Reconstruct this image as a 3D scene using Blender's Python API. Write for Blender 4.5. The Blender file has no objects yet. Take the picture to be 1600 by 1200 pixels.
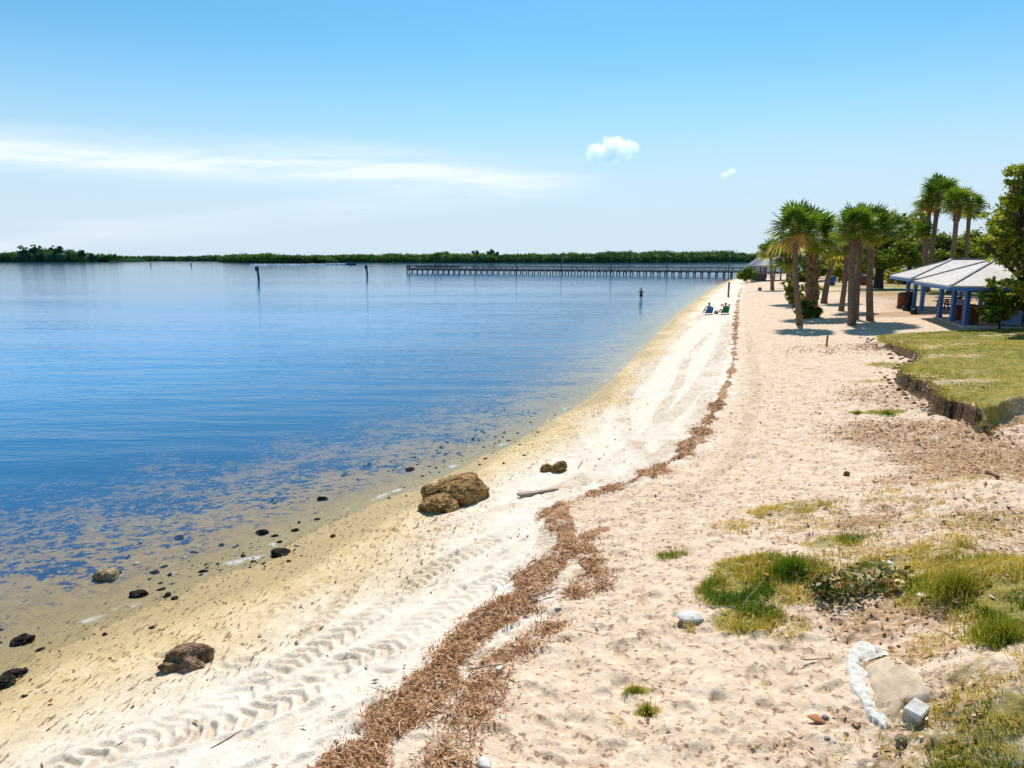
import bpy, math, random
import numpy as np
from mathutils import Vector, Matrix, Euler
from math import sin, cos, pi, radians as R

SC = bpy.context.scene
COL = SC.collection
CAM_H = 5.2
PITCH = R(10.25)
FOC = 1100.0
rng = np.random.default_rng(7)
random.seed(7)

# ------------------------------------------------------------------ noise
def _hash(ix, iy, seed):
    h = (ix.astype(np.int64) * 374761393 + iy.astype(np.int64) * 668265263 + seed * 2147483647) & 0xFFFFFFFF
    h = ((h ^ (h >> 13)) * 1274126177) & 0xFFFFFFFF
    h = h ^ (h >> 16)
    return (h & 0xFFFFFF) / float(0xFFFFFF)

def vnoise(x, y, seed=0):
    x = np.asarray(x, float); y = np.asarray(y, float)
    ix = np.floor(x); iy = np.floor(y)
    fx = x - ix; fy = y - iy
    fx = fx * fx * (3 - 2 * fx); fy = fy * fy * (3 - 2 * fy)
    a = _hash(ix, iy, seed); b = _hash(ix + 1, iy, seed)
    c = _hash(ix, iy + 1, seed); d = _hash(ix + 1, iy + 1, seed)
    return (a * (1 - fx) + b * fx) * (1 - fy) + (c * (1 - fx) + d * fx) * fy

def fbm(x, y, seed=0, oct=3):
    s = 0; a = 1; t = 0
    for i in range(oct):
        s = s + a * vnoise(x * 2 ** i, y * 2 ** i, seed + i * 17); t += a; a *= .5
    return s / t

def sstep(a, b, x):
    t = np.clip((np.asarray(x, float) - a) / (b - a), 0, 1)
    return t * t * (3 - 2 * t)

# ------------------------------------------------------------------ where the photograph's points stand in the world
def plane_pt(u, v, z):
    X = (u - 800) / FOC; Y = -(v - 600) / FOC
    dx, dy, dz = X, cos(PITCH) + Y * sin(PITCH), -sin(PITCH) + Y * cos(PITCH)
    t = (z - CAM_H) / dz
    return np.array([t * dx, t * dy])

def catmull(P, n=5):
    P = np.asarray(P, float)
    Q = np.vstack([2 * P[0] - P[1], P, 2 * P[-1] - P[-2]])
    out = []
    for i in range(1, len(Q) - 2):
        p0, p1, p2, p3 = Q[i - 1], Q[i], Q[i + 1], Q[i + 2]
        for k in range(n):
            t = k / n
            out.append(.5 * (2 * p1 + (p2 - p0) * t + (2 * p0 - 5 * p1 + 4 * p2 - p3) * t * t + (3 * p1 - p0 - 3 * p2 + p3) * t ** 3))
    out.append(P[-1])
    return np.array(out)

def poly_dist(x, y, P):
    """distance, arc length and signed side of points to an open polyline"""
    best = np.full(x.shape, 1e18); arc = np.zeros(x.shape); side = np.zeros(x.shape)
    s = 0.0
    for i in range(len(P) - 1):
        ax, ay = P[i]; bx, by = P[i + 1]
        ex, ey = bx - ax, by - ay
        L2 = ex * ex + ey * ey
        if L2 < 1e-12: continue
        L = math.sqrt(L2)
        t = np.clip(((x - ax) * ex + (y - ay) * ey) / L2, 0, 1)
        qx = x - ax - t * ex; qy = y - ay - t * ey
        d = qx * qx + qy * qy
        m = d < best
        best = np.where(m, d, best); arc = np.where(m, s + t * L, arc)
        side = np.where(m, (ex * qy - ey * qx) / L, side)
        s += L
    return np.sqrt(best), arc, side

def inside(x, y, P):
    c = np.zeros(x.shape, bool)
    n = len(P)
    for i in range(n):
        x1, y1 = P[i]; x2, y2 = P[(i + 1) % n]
        if y1 == y2: continue
        m = ((y1 > y) != (y2 > y)) & (x < (x2 - x1) * (y - y1) / (y2 - y1) + x1)
        c ^= m
    return c

SHORE_PX = [(42, 1037), (104, 1008), (187, 971), (270, 937), (354, 896), (417, 878), (458, 848), (541, 808), (600, 783),
            (660, 760), (731, 726), (810, 689), (874, 651), (930, 614), (975, 576), (997, 550), (1024, 524), (1050, 497),
            (1084, 471), (1117, 449), (1147, 436)]
_sh = [plane_pt(u, v, 0) for u, v in SHORE_PX]
_d0 = _sh[0] - _sh[2]; _d0 /= np.linalg.norm(_d0)
SHORE = catmull([_sh[0] + _d0 * 40, _sh[0] + _d0 * 8] + _sh + [np.array(p, float) for p in ((60, 176), (64, 190), (76, 203), (110, 214), (180, 222), (420, 240))], 4)
LAND = np.vstack([SHORE, [[420, -60], [SHORE[0][0], -60]]])

BANK_PX = [(1366, 527), (1372, 538), (1396, 548), (1420, 560), (1426, 566), (1410, 574), (1402, 588), (1404, 601), (1428, 612),
           (1454, 626), (1456, 640), (1500, 652), (1520, 666), (1540, 675), (1568, 668), (1640, 660)]
_bk = [plane_pt(u, v, .95) for u, v in BANK_PX]
BANK = catmull(_bk, 3)
_fl = plane_pt(1396, 514, 1.35); _fr = plane_pt(1750, 512, 1.35)
LAWN = np.vstack([BANK, [[34, 20], [60, 22], [60, _fr[1]], _fr, _fl]])

def SOFT(x, y):
    a = _bk[13]
    return sstep(a[0], a[0] + .8, x) * (1 - sstep(a[1] + .25, a[1] + .9, y - .75 * np.maximum(x - a[0] - .3, 0)))

def mound(x, y, c, r, h):
    return h * np.exp(-((x - c[0]) ** 2 + (y - c[1]) ** 2) / (r * r))

_md = [(plane_pt(1585, 1150, .9), 1.0, .42), (plane_pt(1575, 985, .9), .8, .35), (plane_pt(1500, 905, .9), .6, .18),
       (plane_pt(1570, 790, .95), 2.2, .35), (plane_pt(1235, 890, .9), .8, .12), (plane_pt(1500, 1040, .9), .9, -.14),
       (plane_pt(1150, 930, .9), 1.0, .08), (plane_pt(1640, 1060, 1), 1.4, .5), (plane_pt(1680, 880, 1), 3.0, .6)]

def land_parts(x, y):
    dist, arc, _ = poly_dist(x, y, SHORE)
    ins = inside(x, y, LAND)
    d = np.where(ins, dist, -dist)
    return d

def bank_parts(x, y):
    bd, _, _ = poly_dist(x, y, BANK)
    li = inside(x, y, LAWN)
    return bd, li

def height(x, y, d=None, full=False):
    x = np.asarray(x, float); y = np.asarray(y, float)
    if d is None: d = land_parts(x, y)
    z = np.interp(d, [-400, -60, -20, -10, -5, -2, 0, 1.5, 4, 8, 14, 22], [-2.6, -1.8, -.9, -.42, -.22, -.09, 0, .16, .42, .74, .95, 1.05])
    # the bottom shelves very gently off the near strand
    z = np.where(d < 0, z * np.interp(y, [-40, 9, 16, 28, 60], [.42, .42, .62, .85, 1.0]) * np.where(d > -14, 1, np.interp(d, [-60, -14], [2.2, 1])), z)
    z = z + .30 * sstep(9, 20, d) * sstep(28, 44, y)
    z = z + .5 * sstep(20, 60, d) * sstep(60, 110, y)
    for c, r, h in _md: z = z + mound(x, y, c, r, h)
    bd, li = bank_parts(x, y)
    amp = .47 - .36 * sstep(27, 37, y)
    bd = np.maximum(bd + (fbm(x * 1.7, y * 1.7, 18, 3) - .5) * .34 * sstep(.0, .12, bd), 0)
    wid = .09 + 1.8 * SOFT(x, y)
    wid = wid + 1.2 * np.exp(-((x - _bk[5][0]) ** 2 + (y - _bk[5][1]) ** 2) / 2.2)
    amp = amp * (.84 + .5 * fbm(x * .8, y * .8, 28, 3))
    talus = .17 * fbm(x * 2.1, y * 2.1, 38, 3) * np.exp(-bd / .30) * sstep(.1, .4, amp) * (y < 40)
    bz = np.where(li, np.maximum(amp * sstep(0, 1, bd / wid), talus * .8), talus)
    # the lawn settles back to the level of the ground behind it
    bz = bz * (1 - sstep(36, 44, y) * .9)
    z = z + bz
    if full: return z, d, bd, li, amp * sstep(1.2, .3, wid)
    return z

def G(u, v, dz=0.0):
    """the spot on the ground seen at pixel (u, v) of the photograph"""
    z = .8
    for _ in range(14):
        p = plane_pt(u, v, z)
        z = float(height(np.array([p[0]]), np.array([p[1]]))[0])
    return Vector((p[0], p[1], z + dz))

def at_depth(u, v, D):
    """world point on the ray of pixel (u,v) at ground distance D"""
    X = (u - 800) / FOC; Y = -(v - 600) / FOC
    d = np.array([X, cos(PITCH) + Y * sin(PITCH), -sin(PITCH) + Y * cos(PITCH)])
    t = D / d[1]
    return Vector((d[0] * t, d[1] * t, CAM_H + d[2] * t))

def gz(x, y):
    return float(height(np.array([float(x)]), np.array([float(y)]))[0])

# ------------------------------------------------------------------ meshes
def np_mesh(name, V, F, attrs=None, smooth=False):
    """V (n,3); F: (m,3) or (m,4) array, or list of both"""
    V = np.asarray(V, np.float32)
    Fs = F if isinstance(F, list) else [F]
    Fs = [np.asarray(f, np.int32) for f in Fs if len(f)]
    me = bpy.data.meshes.new(name)
    me.vertices.add(len(V)); me.vertices.foreach_set('co', V.ravel())
    idx = np.concatenate([f.ravel() for f in Fs])
    tot = np.concatenate([np.full(len(f), f.shape[1], np.int32) for f in Fs])
    st = np.concatenate([[0], np.cumsum(tot)[:-1]]).astype(np.int32)
    me.loops.add(len(idx)); me.loops.foreach_set('vertex_index', idx)
    me.polygons.add(len(tot)); me.polygons.foreach_set('loop_start', st); me.polygons.foreach_set('loop_total', tot)
    if smooth: me.polygons.foreach_set('use_smooth', np.ones(len(tot), bool))
    for k, a in (attrs or {}).items():
        a = np.asarray(a, np.float32)
        if a.ndim == 1:
            at = me.attributes.new(k, 'FLOAT', 'POINT'); at.data.foreach_set('value', a)
        else:
            at = me.attributes.new(k, 'FLOAT_COLOR', 'POINT'); at.data.foreach_set('color', a.ravel())
    me.update(calc_edges=True); me.validate()
    return me

def link(name, me, mat=None, parent=None, loc=None, rot=None):
    o = bpy.data.objects.new(name, me)
    COL.objects.link(o)
    if mat is not None and me is not None and not me.materials: me.materials.append(mat)
    if parent is not None: o.parent = parent
    if loc is not None: o.location = loc
    if rot is not None: o.rotation_euler = rot
    return o

def tag(o, label=None, cat=None, group=None, kind=None):
    if label: o['label'] = label
    if cat: o['category'] = cat
    if group: o['group'] = group
    if kind: o['kind'] = kind
    return o

def thing(name, label, cat, loc=(0, 0, 0), rz=0.0, group=None):
    o = bpy.data.objects.new(name, None); COL.objects.link(o)
    o.location = loc; o.rotation_euler = (0, 0, rz); o.empty_display_size = .2
    return tag(o, label, cat, group)

def copy_tree(o, parent=None):
    c = o.copy(); COL.objects.link(c); c.parent = parent
    for ch in list(o.children): copy_tree(ch, c)
    return c

class MB:
    def __init__(s): s.v = []; s.f = []; s.t = []
    def add(s, vs, fs, tint=0.0):
        b = len(s.v)
        s.v += [tuple(p) for p in vs]; s.f += [tuple(i + b for i in f) for f in fs]; s.t += [tint] * len(vs)
        return s
    def box(s, c, d, rz=0.0, tint=0.0, tilt=None, taper=1.0):
        M = Euler((tilt or (0, 0))[0:1] + (tilt or (0, 0))[1:2] + (rz,)).to_matrix()
        vs = []
        for sz in (-.5, .5):
            k = 1.0 if sz < 0 else taper
            for sx, sy in ((-.5, -.5), (.5, -.5), (.5, .5), (-.5, .5)):
                vs.append(Vector(c) + M @ Vector((sx * d[0] * k, sy * d[1] * k, sz * d[2])))
        s.add(vs, [(3, 2, 1, 0), (4, 5, 6, 7), (0, 1, 5, 4), (1, 2, 6, 5), (2, 3, 7, 6), (3, 0, 4, 7)], tint)
        return s
    def tube(s, pts, rad, n=8, cap=True, tint=0.0, jit=0.0, sq=False):
        pts = [Vector(p) for p in pts]
        if not hasattr(rad, '__len__'): rad = [rad] * len(pts)
        rings = []; up = Vector((0, 0, 1))
        t0 = (pts[1] - pts[0]).normalized()
        a = t0.cross(up)
        if a.length < .1: a = t0.cross(Vector((1, 0, 0)))
        a.normalize()
        for i, p in enumerate(pts):
            t = (pts[min(i + 1, len(pts) - 1)] - pts[max(i - 1, 0)]).normalized()
            a = (a - t * a.dot(t)).normalized(); b = t.cross(a)
            off = pi / 4 if sq else 0
            rings.append([p + (a * cos(2 * pi * k / n + off) + b * sin(2 * pi * k / n + off)) * rad[i] * (1 + random.uniform(-jit, jit)) for k in range(n)])
        vs = [q for r in rings for q in r]; fs = []
        for i in range(len(pts) - 1):
            for k in range(n):
                fs.append((i * n + k, i * n + (k + 1) % n, (i + 1) * n + (k + 1) % n, (i + 1) * n + k))
        if cap:
            fs.append(tuple(range(n - 1, -1, -1))); fs.append(tuple((len(pts) - 1) * n + k for k in range(n)))
        s.add(vs, fs, tint); return s
    def bar(s, a, b, w, h=None, tint=0.0):
        """square bar from a to b"""
        h = h or w
        a = Vector(a); b = Vector(b); t = (b - a).normalized()
        up = Vector((0, 0, 1)) if abs(t.z) < .9 else Vector((1, 0, 0))
        x = t.cross(up).normalized(); y = x.cross(t)
        vs = []
        for p in (a, b):
            for i, j in ((-.5, -.5), (.5, -.5), (.5, .5), (-.5, .5)): vs.append(p + x * w * i + y * h * j)
        s.add(vs, [(3, 2, 1, 0), (4, 5, 6, 7), (0, 1, 5, 4), (1, 2, 6, 5), (2, 3, 7, 6), (3, 0, 4, 7)], tint); return s
    def lathe(s, prof, n=16, c=(0, 0, 0), tint=0.0):
        vs = []; fs = []
        for r, z in prof:
            for k in range(n): vs.append((c[0] + r * cos(2 * pi * k / n), c[1] + r * sin(2 * pi * k / n), c[2] + z))
        for i in range(len(prof) - 1):
            for k in range(n): fs.append((i * n + k, i * n + (k + 1) % n, (i + 1) * n + (k + 1) % n, (i + 1) * n + k))
        fs.append(tuple(range(n - 1, -1, -1))); fs.append(tuple((len(prof) - 1) * n + k for k in range(n)))
        s.add(vs, fs, tint); return s
    def mesh(s, name, smooth=False):
        me = bpy.data.meshes.new(name)
        me.from_pydata(s.v, [], s.f)
        at = me.attributes.new('tint', 'FLOAT', 'POINT'); at.data.foreach_set('value', np.array(s.t, np.float32))
        if smooth: me.polygons.foreach_set('use_smooth', np.ones(len(me.polygons), bool))
        me.update(); return me
    def build(s, name, mat, parent=None, smooth=False, loc=None, rot=None):
        return link(name, s.mesh(name, smooth), mat, parent, loc, rot)

def ico(sub):
    import bmesh
    bm = bmesh.new(); bmesh.ops.create_icosphere(bm, subdivisions=sub, radius=1)
    bm.verts.ensure_lookup_table()
    V = np.array([v.co[:] for v in bm.verts]); F = np.array([[v.index for v in f.verts] for f in bm.faces]); bm.free()
    return V, F

def noise3(P, f, seed):
    return (vnoise(P[:, 0] * f + 31.7, P[:, 1] * f + P[:, 2] * f * .71, seed) + vnoise(P[:, 1] * f + 5.1, P[:, 2] * f - P[:, 0] * f * .63, seed + 5) + vnoise(P[:, 2] * f + 9.2, P[:, 0] * f + P[:, 1] * f * .57, seed + 11)) / 3 - .5

def rock_mesh(name, dims, seed, sub=5, rough=.5, flat=-.35, pit=0.0):
    V, F = ico(sub)
    n = noise3(V, 1.3, seed) * 1.2 + noise3(V, 3.1, seed + 3) * .55 + noise3(V, 7.5, seed + 9) * .22
    f4 = noise3(V, 15, seed + 21)
    r = 1 + rough * (n + f4 * .12 - pit * np.abs(noise3(V, 9, seed + 40)))
    # facets: clip by a few random planes
    g = np.random.default_rng(seed)
    P = V * r[:, None]
    for _ in range(7):
        k = g.normal(size=3); k /= np.linalg.norm(k); lim = g.uniform(.62, .9)
        ex = P @ k - lim
        P = P - np.where(ex > 0, ex * .75, 0)[:, None] * k
    P[:, 2] = np.maximum(P[:, 2], flat)
    P = P * np.array(dims) / 2
    P[:, 2] -= flat * dims[2] / 2 + .06 * dims[2]
    return np_mesh(name, P, F, smooth=True)

# ------------------------------------------------------------------ materials
class NT:
    def __init__(s, name):
        s.m = bpy.data.materials.new(name); s.m.use_nodes = True
        s.t = s.m.node_tree; s.t.nodes.clear()
        s.out = s.t.nodes.new('ShaderNodeOutputMaterial')
    def n(s, typ, **kw):
        nd = s.t.nodes.new(typ)
        for k, v in kw.items():
            if k.startswith('_'): setattr(nd, k[1:], v)
        return nd
    def l(s, a, b): s.t.links.new(a, b)
    def val(s, sock, x):
        if hasattr(x, 'is_output') or isinstance(x, bpy.types.NodeSocket): s.l(x, sock)
        elif x is not None:
            if hasattr(sock.default_value, '__len__') and not hasattr(x, '__len__'): sock.default_value = [x] * len(sock.default_value)
            elif hasattr(x, '__len__') and len(x) == 3 and len(sock.default_value) == 4: sock.default_value = (*x, 1)
            else: sock.default_value = x
    def math(s, op, a, b=None, c=None, clamp=False):
        nd = s.n('ShaderNodeMath', _operation=op, _use_clamp=clamp)
        s.val(nd.inputs[0], a); s.val(nd.inputs[1], b) if b is not None else None
        if c is not None: s.val(nd.inputs[2], c)
        return nd.outputs[0]
    def mix(s, f, a, b, mode='MIX'):
        nd = s.n('ShaderNodeMix', _data_type='RGBA', _blend_type=mode)
        nd.clamp_factor = True
        s.val(nd.inputs['Factor'], f)
        A = [i for i in nd.inputs if i.name == 'A' and i.type == 'RGBA'][0]; B = [i for i in nd.inputs if i.name == 'B' and i.type == 'RGBA'][0]
        s.val(A, a); s.val(B, b)
        return [o for o in nd.outputs if o.type == 'RGBA'][0]
    def noise(s, vec=None, scale=5, detail=3, rough=.5, dist=0.0):
        nd = s.n('ShaderNodeTexNoise')
        nd.inputs['Scale'].default_value = scale; nd.inputs['Detail'].default_value = detail
        nd.inputs['Roughness'].default_value = rough; nd.inputs['Distortion'].default_value = dist
        if vec is not None: s.l(vec, nd.inputs['Vector'])
        return nd.outputs['Fac']
    def ss(s, x, a, b):
        nd = s.n('ShaderNodeMapRange', _interpolation_type='SMOOTHSTEP')
        s.val(nd.inputs['Value'], x); nd.inputs['From Min'].default_value = a; nd.inputs['From Max'].default_value = b
        return nd.outputs['Result']
    def mapping(s, vec, scale=(1, 1, 1), rot=(0, 0, 0), loc=(0, 0, 0)):
        nd = s.n('ShaderNodeMapping'); s.l(vec, nd.inputs['Vector'])
        nd.inputs['Scale'].default_value = scale; nd.inputs['Rotation'].default_value = rot; nd.inputs['Location'].default_value = loc
        return nd.outputs['Vector']
    def pos(s): return s.n('ShaderNodeNewGeometry').outputs['Position']
    def obj(s): return s.n('ShaderNodeTexCoord').outputs['Object']
    def attr(s, name): return s.n('ShaderNodeAttribute', _attribute_name=name)
    def bump(s, h, strength=.5, dist=.02, nrm=None):
        nd = s.n('ShaderNodeBump'); nd.inputs['Strength'].default_value = strength; nd.inputs['Distance'].default_value = dist
        s.l(h, nd.inputs['Height'])
        if nrm is not None: s.l(nrm, nd.inputs['Normal'])
        return nd.outputs['Normal']
    def pbsdf(s, col, rough=.8, spec=.3, nrm=None, metal=0.0):
        nd = s.n('ShaderNodeBsdfPrincipled')
        s.val(nd.inputs['Base Color'], col); s.val(nd.inputs['Roughness'], rough)
        nd.inputs['Specular IOR Level'].default_value = spec; nd.inputs['Metallic'].default_value = metal
        if nrm is not None: s.l(nrm, nd.inputs['Normal'])
        return nd.outputs['BSDF']
    def done(s, sh): s.l(sh, s.out.inputs['Surface']); return s.m

def simple(name, c1, c2=None, scale=6, rough=.8, spec=.3, bump=.3, bscale=30, stretch=(1, 1, 1), bdist=.01, metal=0.0):
    n = NT(name); v = n.mapping(n.obj(), stretch)
    c2 = c2 or tuple(x * .7 for x in c1)
    f = n.noise(v, scale, 4, .6)
    f = n.ss(f, .3, .7)
    b = n.noise(v, bscale, 3)
    return n.done(n.pbsdf(n.mix(f, c1, c2), rough, spec, n.bump(b, bump, bdist), metal))

def leafy(name, ramp, trans=.35, rough=.55, spec=.25, nscale=1.5):
    """leaves; per-leaf tint attribute runs along the ramp"""
    n = NT(name)
    a = n.attr('tint').outputs['Fac']
    cr = n.n('ShaderNodeValToRGB'); n.l(a, cr.inputs['Fac'])
    el = cr.color_ramp.elements
    el[0].position = ramp[0][0]; el[0].color = (*ramp[0][1], 1)
    el[1].position = ramp[-1][0]; el[1].color = (*ramp[-1][1], 1)
    for p, c in ramp[1:-1]:
        e = el.new(p); e.color = (*c, 1)
    col = cr.outputs['Color']
    p = n.pbsdf(col, rough, spec)
    if trans > 0:
        t = n.n('ShaderNodeBsdfTranslucent')
        n.l(n.mix(1.0, col, (1.25, 1.2, .55), 'MULTIPLY'), t.inputs['Color'])
        mx = n.n('ShaderNodeMixShader'); mx.inputs[0].default_value = trans
        n.l(p, mx.inputs[1]); n.l(t.outputs[0], mx.inputs[2]); p = mx.outputs[0]
    return n.done(p)
# ================================================================== camera, light, sky
cam = bpy.data.cameras.new('camera'); cam.sensor_width = 36; cam.lens = 36 * FOC / 1600; cam.clip_end = 20000; cam.clip_start = .1
camo = bpy.data.objects.new('camera', cam); COL.objects.link(camo)
camo.location = (0, 0, CAM_H); camo.rotation_euler = (pi / 2 - PITCH, 0, 0); SC.camera = camo

SUN_EL = R(54); SUN_AZ = R(9)          # azimuth from +Y towards +X
sun = bpy.data.lights.new('sun', 'SUN'); sun.energy = 4.6; sun.angle = R(.53); sun.color = (1, .955, .88)
suno = bpy.data.objects.new('sun', sun); COL.objects.link(suno)
sd = Vector((sin(SUN_AZ) * cos(SUN_EL), cos(SUN_AZ) * cos(SUN_EL), sin(SUN_EL)))
suno.rotation_euler = sd.to_track_quat('Z', 'Y').to_euler()

W = bpy.data.worlds.new('World'); SC.world = W; W.use_nodes = True
wt = W.node_tree; wt.nodes.clear()
class WN(NT):
    def __init__(s): s.t = wt
w = WN()
sky = w.n('ShaderNodeTexSky', _sky_type='NISHITA'); sky.sun_disc = False
sky.sun_elevation = SUN_EL; sky.sun_rotation = SUN_AZ; sky.altitude = 0; sky.air_density = 1.0; sky.dust_density = .35; sky.ozone_density = 2.2
hs = w.n('ShaderNodeHueSaturation'); hs.inputs['Saturation'].default_value = 1.0; hs.inputs['Hue'].default_value = .5
w.l(sky.outputs[0], hs.inputs['Color'])
# thin high cloud: a band and wisps across the northern sky, laid out by direction
dirv = w.n('ShaderNodeTexCoord').outputs['Generated']
sp = w.n('ShaderNodeSeparateXYZ'); w.l(dirv, sp.inputs[0])
yy = w.math('MAXIMUM', sp.outputs['Y'], .05)
px = w.math('DIVIDE', sp.outputs['X'], yy); pz = w.math('DIVIDE', sp.outputs['Z'], yy)
cb = w.n('ShaderNodeCombineXYZ'); w.l(px, cb.inputs[0]); w.l(pz, cb.inputs[1])
uv = cb.outputs[0]
st = w.mapping(uv, (2.2, 22, 1), (0, 0, R(2.8)))
n1 = w.noise(st, 1.6, 5, .62, .4)
n2 = w.noise(w.mapping(uv, (1.2, 5, 1), (0, 0, R(4)), (3, 1, 0)), 2.0, 3, .5)
def band(slope, off, half_a, half_b, x0, x1, amp):
    c = w.math('MULTIPLY_ADD', px, slope, off)
    dz_ = w.math('SUBTRACT', pz, c)
    dz_ = w.math('ADD', dz_, w.math('MULTIPLY', w.math('SUBTRACT', n2, .5), .02))
    up = w.ss(dz_, half_a, half_a * .15); dn = w.ss(dz_, -half_b, -half_b * .15)
    e = w.ss(px, x1, x0)
    k = w.math('MULTIPLY', w.math('MULTIPLY', up, dn), e)
    return w.math('MULTIPLY', k, amp)
b1 = band(-.0525, .103, .050, .036, -.25, .20, .74)
b2 = band(-.048, .1035, .022, .016, .0, .15, .62)
b3 = band(.10, .088, .030, .026, -.05, .16, .5)
cl = w.math('MULTIPLY', b1, w.ss(n1, .16, .68))
cl = w.math('MULTIPLY', cl, .95)
cl = w.math('ADD', cl, w.math('MULTIPLY', b2, w.ss(n1, .24, .66)))
cl = w.math('ADD', cl, w.math('MULTIPLY', b3, w.ss(n1, .25, .8)), clamp=True)
# low pale air along the horizon
deep = w.n('ShaderNodeVectorMath', _operation='MULTIPLY'); w.l(hs.outputs['Color'], deep.inputs[0]); deep.inputs[1].default_value = (.50, .965, 1.05)
lowh = w.math('MULTIPLY', w.ss(sp.outputs['Z'], .29, .02), .95)
air = w.mix(lowh, deep.outputs[0], (5.25, 6.2, 7.2))
skyc = w.mix(w.math('MULTIPLY', cl, .95), air, (7.2, 8.0, 8.6))
bg = w.n('ShaderNodeBackground'); bg.inputs['Strength'].default_value = .105
w.l(skyc, bg.inputs['Color'])
wo = w.n('ShaderNodeOutputWorld'); w.l(bg.outputs[0], wo.inputs['Surface'])

SC.view_settings.view_transform = 'Standard'; SC.view_settings.look = 'None'; SC.view_settings.exposure = .28; SC.view_settings.gamma = 1
SC.render.engine = 'CYCLES'
SC.cycles.max_bounces = 8; SC.cycles.transparent_max_bounces = 12; SC.cycles.volume_bounces = 10
SC.cycles.use_denoising = True
SC.cycles.caustics_reflective = False; SC.cycles.caustics_refractive = False

# ================================================================== ground
def px_line(pts, n=5): return catmull([list(G(u, v))[:2] for u, v in pts], n)

TRACKS = [  # (pixel path, width, depth)
    ([(90, 1204), (217, 1162), (292, 1148), (383, 1120), (458, 1088), (542, 1033), (600, 1012), (646, 983), (725, 933), (800, 896), (846, 867), (868, 820)], .42, .034),
    ([(215, 1158), (346, 1104), (407, 1067), (467, 1029), (542, 987), (600, 950), (662, 900), (737, 862), (833, 812), (905, 760), (950, 725)], .40, .030),
    ([(330, 1000), (417, 958), (500, 912), (600, 868), (700, 822), (800, 790)], .30, .018),
    ([(480, 990), (540, 930), (600, 828), (640, 800)], .30, .014),
    ([(950, 752), (905, 705), (884, 675), (872, 655), (880, 640)], .55, .022),
    ([(860, 770), (935, 735), (1000, 690), (1060, 640), (1100, 590), (1125, 540), (1133, 508)], .50, .022),
    ([(890, 790), (950, 770), (1010, 725), (1080, 668), (1112, 600), (1138, 525), (1140, 500)], .45, .020),
    ([(1010, 725), (975, 660), (980, 620), (1010, 585), (1050, 535), (1090, 500), (1130, 470)], .45, .018),
    ([(940, 660), (936, 640), (1000, 575), (1040, 530), (1075, 503), (1100, 490)], .40, .016),
    ([(1040, 690), (1030, 650), (1060, 600), (1075, 560), (1110, 520)], .40, .012),
    ([(1035, 870), (1060, 800), (1080, 770), (1120, 740), (1160, 690), (1180, 600), (1170, 520)], .40, .010),
]
WRACK_PX = [(520, 1230), (560, 1180), (640, 1105), (705, 1030), (765, 968), (830, 915), (872, 870), (885, 830), (872, 798), (915, 778), (965, 762),
            (1012, 740), (1062, 710), (1092, 680), (1117, 640), (1136, 600), (1146, 560), (1149, 520), (1151, 490), (1155, 462), (1160, 446)]
WRACK2_PX = [(690, 1190), (735, 1110), (770, 1040), (830, 1000), (860, 985)]
WRACK3_PX = [(905, 925), (930, 900), (905, 850), (940, 830)]
WR = px_line(WRACK_PX); WR2 = px_line(WRACK2_PX); WR3 = px_line(WRACK3_PX)
TR = [(px_line(p, 6), wd, dp) for p, wd, dp in TRACKS]
PATH_PX = [(1225, 440.5), (1290, 442), (1370, 443.5), (1460, 444.5), (1600, 446)]
PATHL = catmull([list(at_depth(u, v, 92 - 8 * i / 4))[:2] for i, (u, v) in enumerate(PATH_PX)], 4)

# grassy places: pixel centre, radii in metres (across, along), strength
GRASS = [((1170, 880), .55, .35, .75), ((1150, 920), .5, .55, .8), ((1170, 965), .45, .35, .8), ((1225, 925), .7, .4, .5), ((1240, 890), .5, .4, .8), ((1215, 980), .5, .3, .45),
         ((1225, 795), .9, .5, .5), ((1150, 825), .5, .5, .4), ((1305, 845), .5, .3, .6), ((1385, 643), .55, .3, .85), ((1342, 645), .3, .2, .8),
         ((1335, 905), .7, .4, .45), ((1420, 880), .9, .5, .55), ((1500, 895), .8, .5, .8), ((1590, 915), .7, .6, .7), ((1575, 980), .5, .3, .8), ((1590, 1130), .8, .5, .62), ((1500, 1130), .5, .35, .5),
         ((1540, 1180), .7, .35, .55), ((1050, 868), .3, .15, .6), ((993, 1078), .16, .09, .8), ((1010, 1110), .14, .1, .8), ((965, 1135), .12, .2, .35), ((1440, 592), .8, .4, .4),
         ((1385, 570), .8, .8, .6), ((1410, 575), .5, .6, .6), ((1370, 595), 1.0, .4, .5), ((1445, 655), .4, .3, .4), ((1075, 980), .1, .1, .5), ((1190, 1075), .12, .08, .5), ((1480, 790), .6, .4, .35), ((1450, 830), 1.9, 1.0, .32), ((1560, 880), 1.2, .8, .46), ((1300, 880), 1.3, .5, .36), ((1480, 1000), 1.0, .4, .34), ((1250, 815), 1.5, .7, .31), ((1560, 1080), .8, .6, .42), ((1400, 775), 2.2, .7, .30), ((1400, 1180), .8, .4, .36), ((1475, 459), 9, 3.2, .62), ((1385, 453), 10, 3.5, .62), ((1300, 447), 9, 5, .6), ((1440, 447), 9, 3, .6),
         ((1320, 790), .5, .3, .3)]
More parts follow.
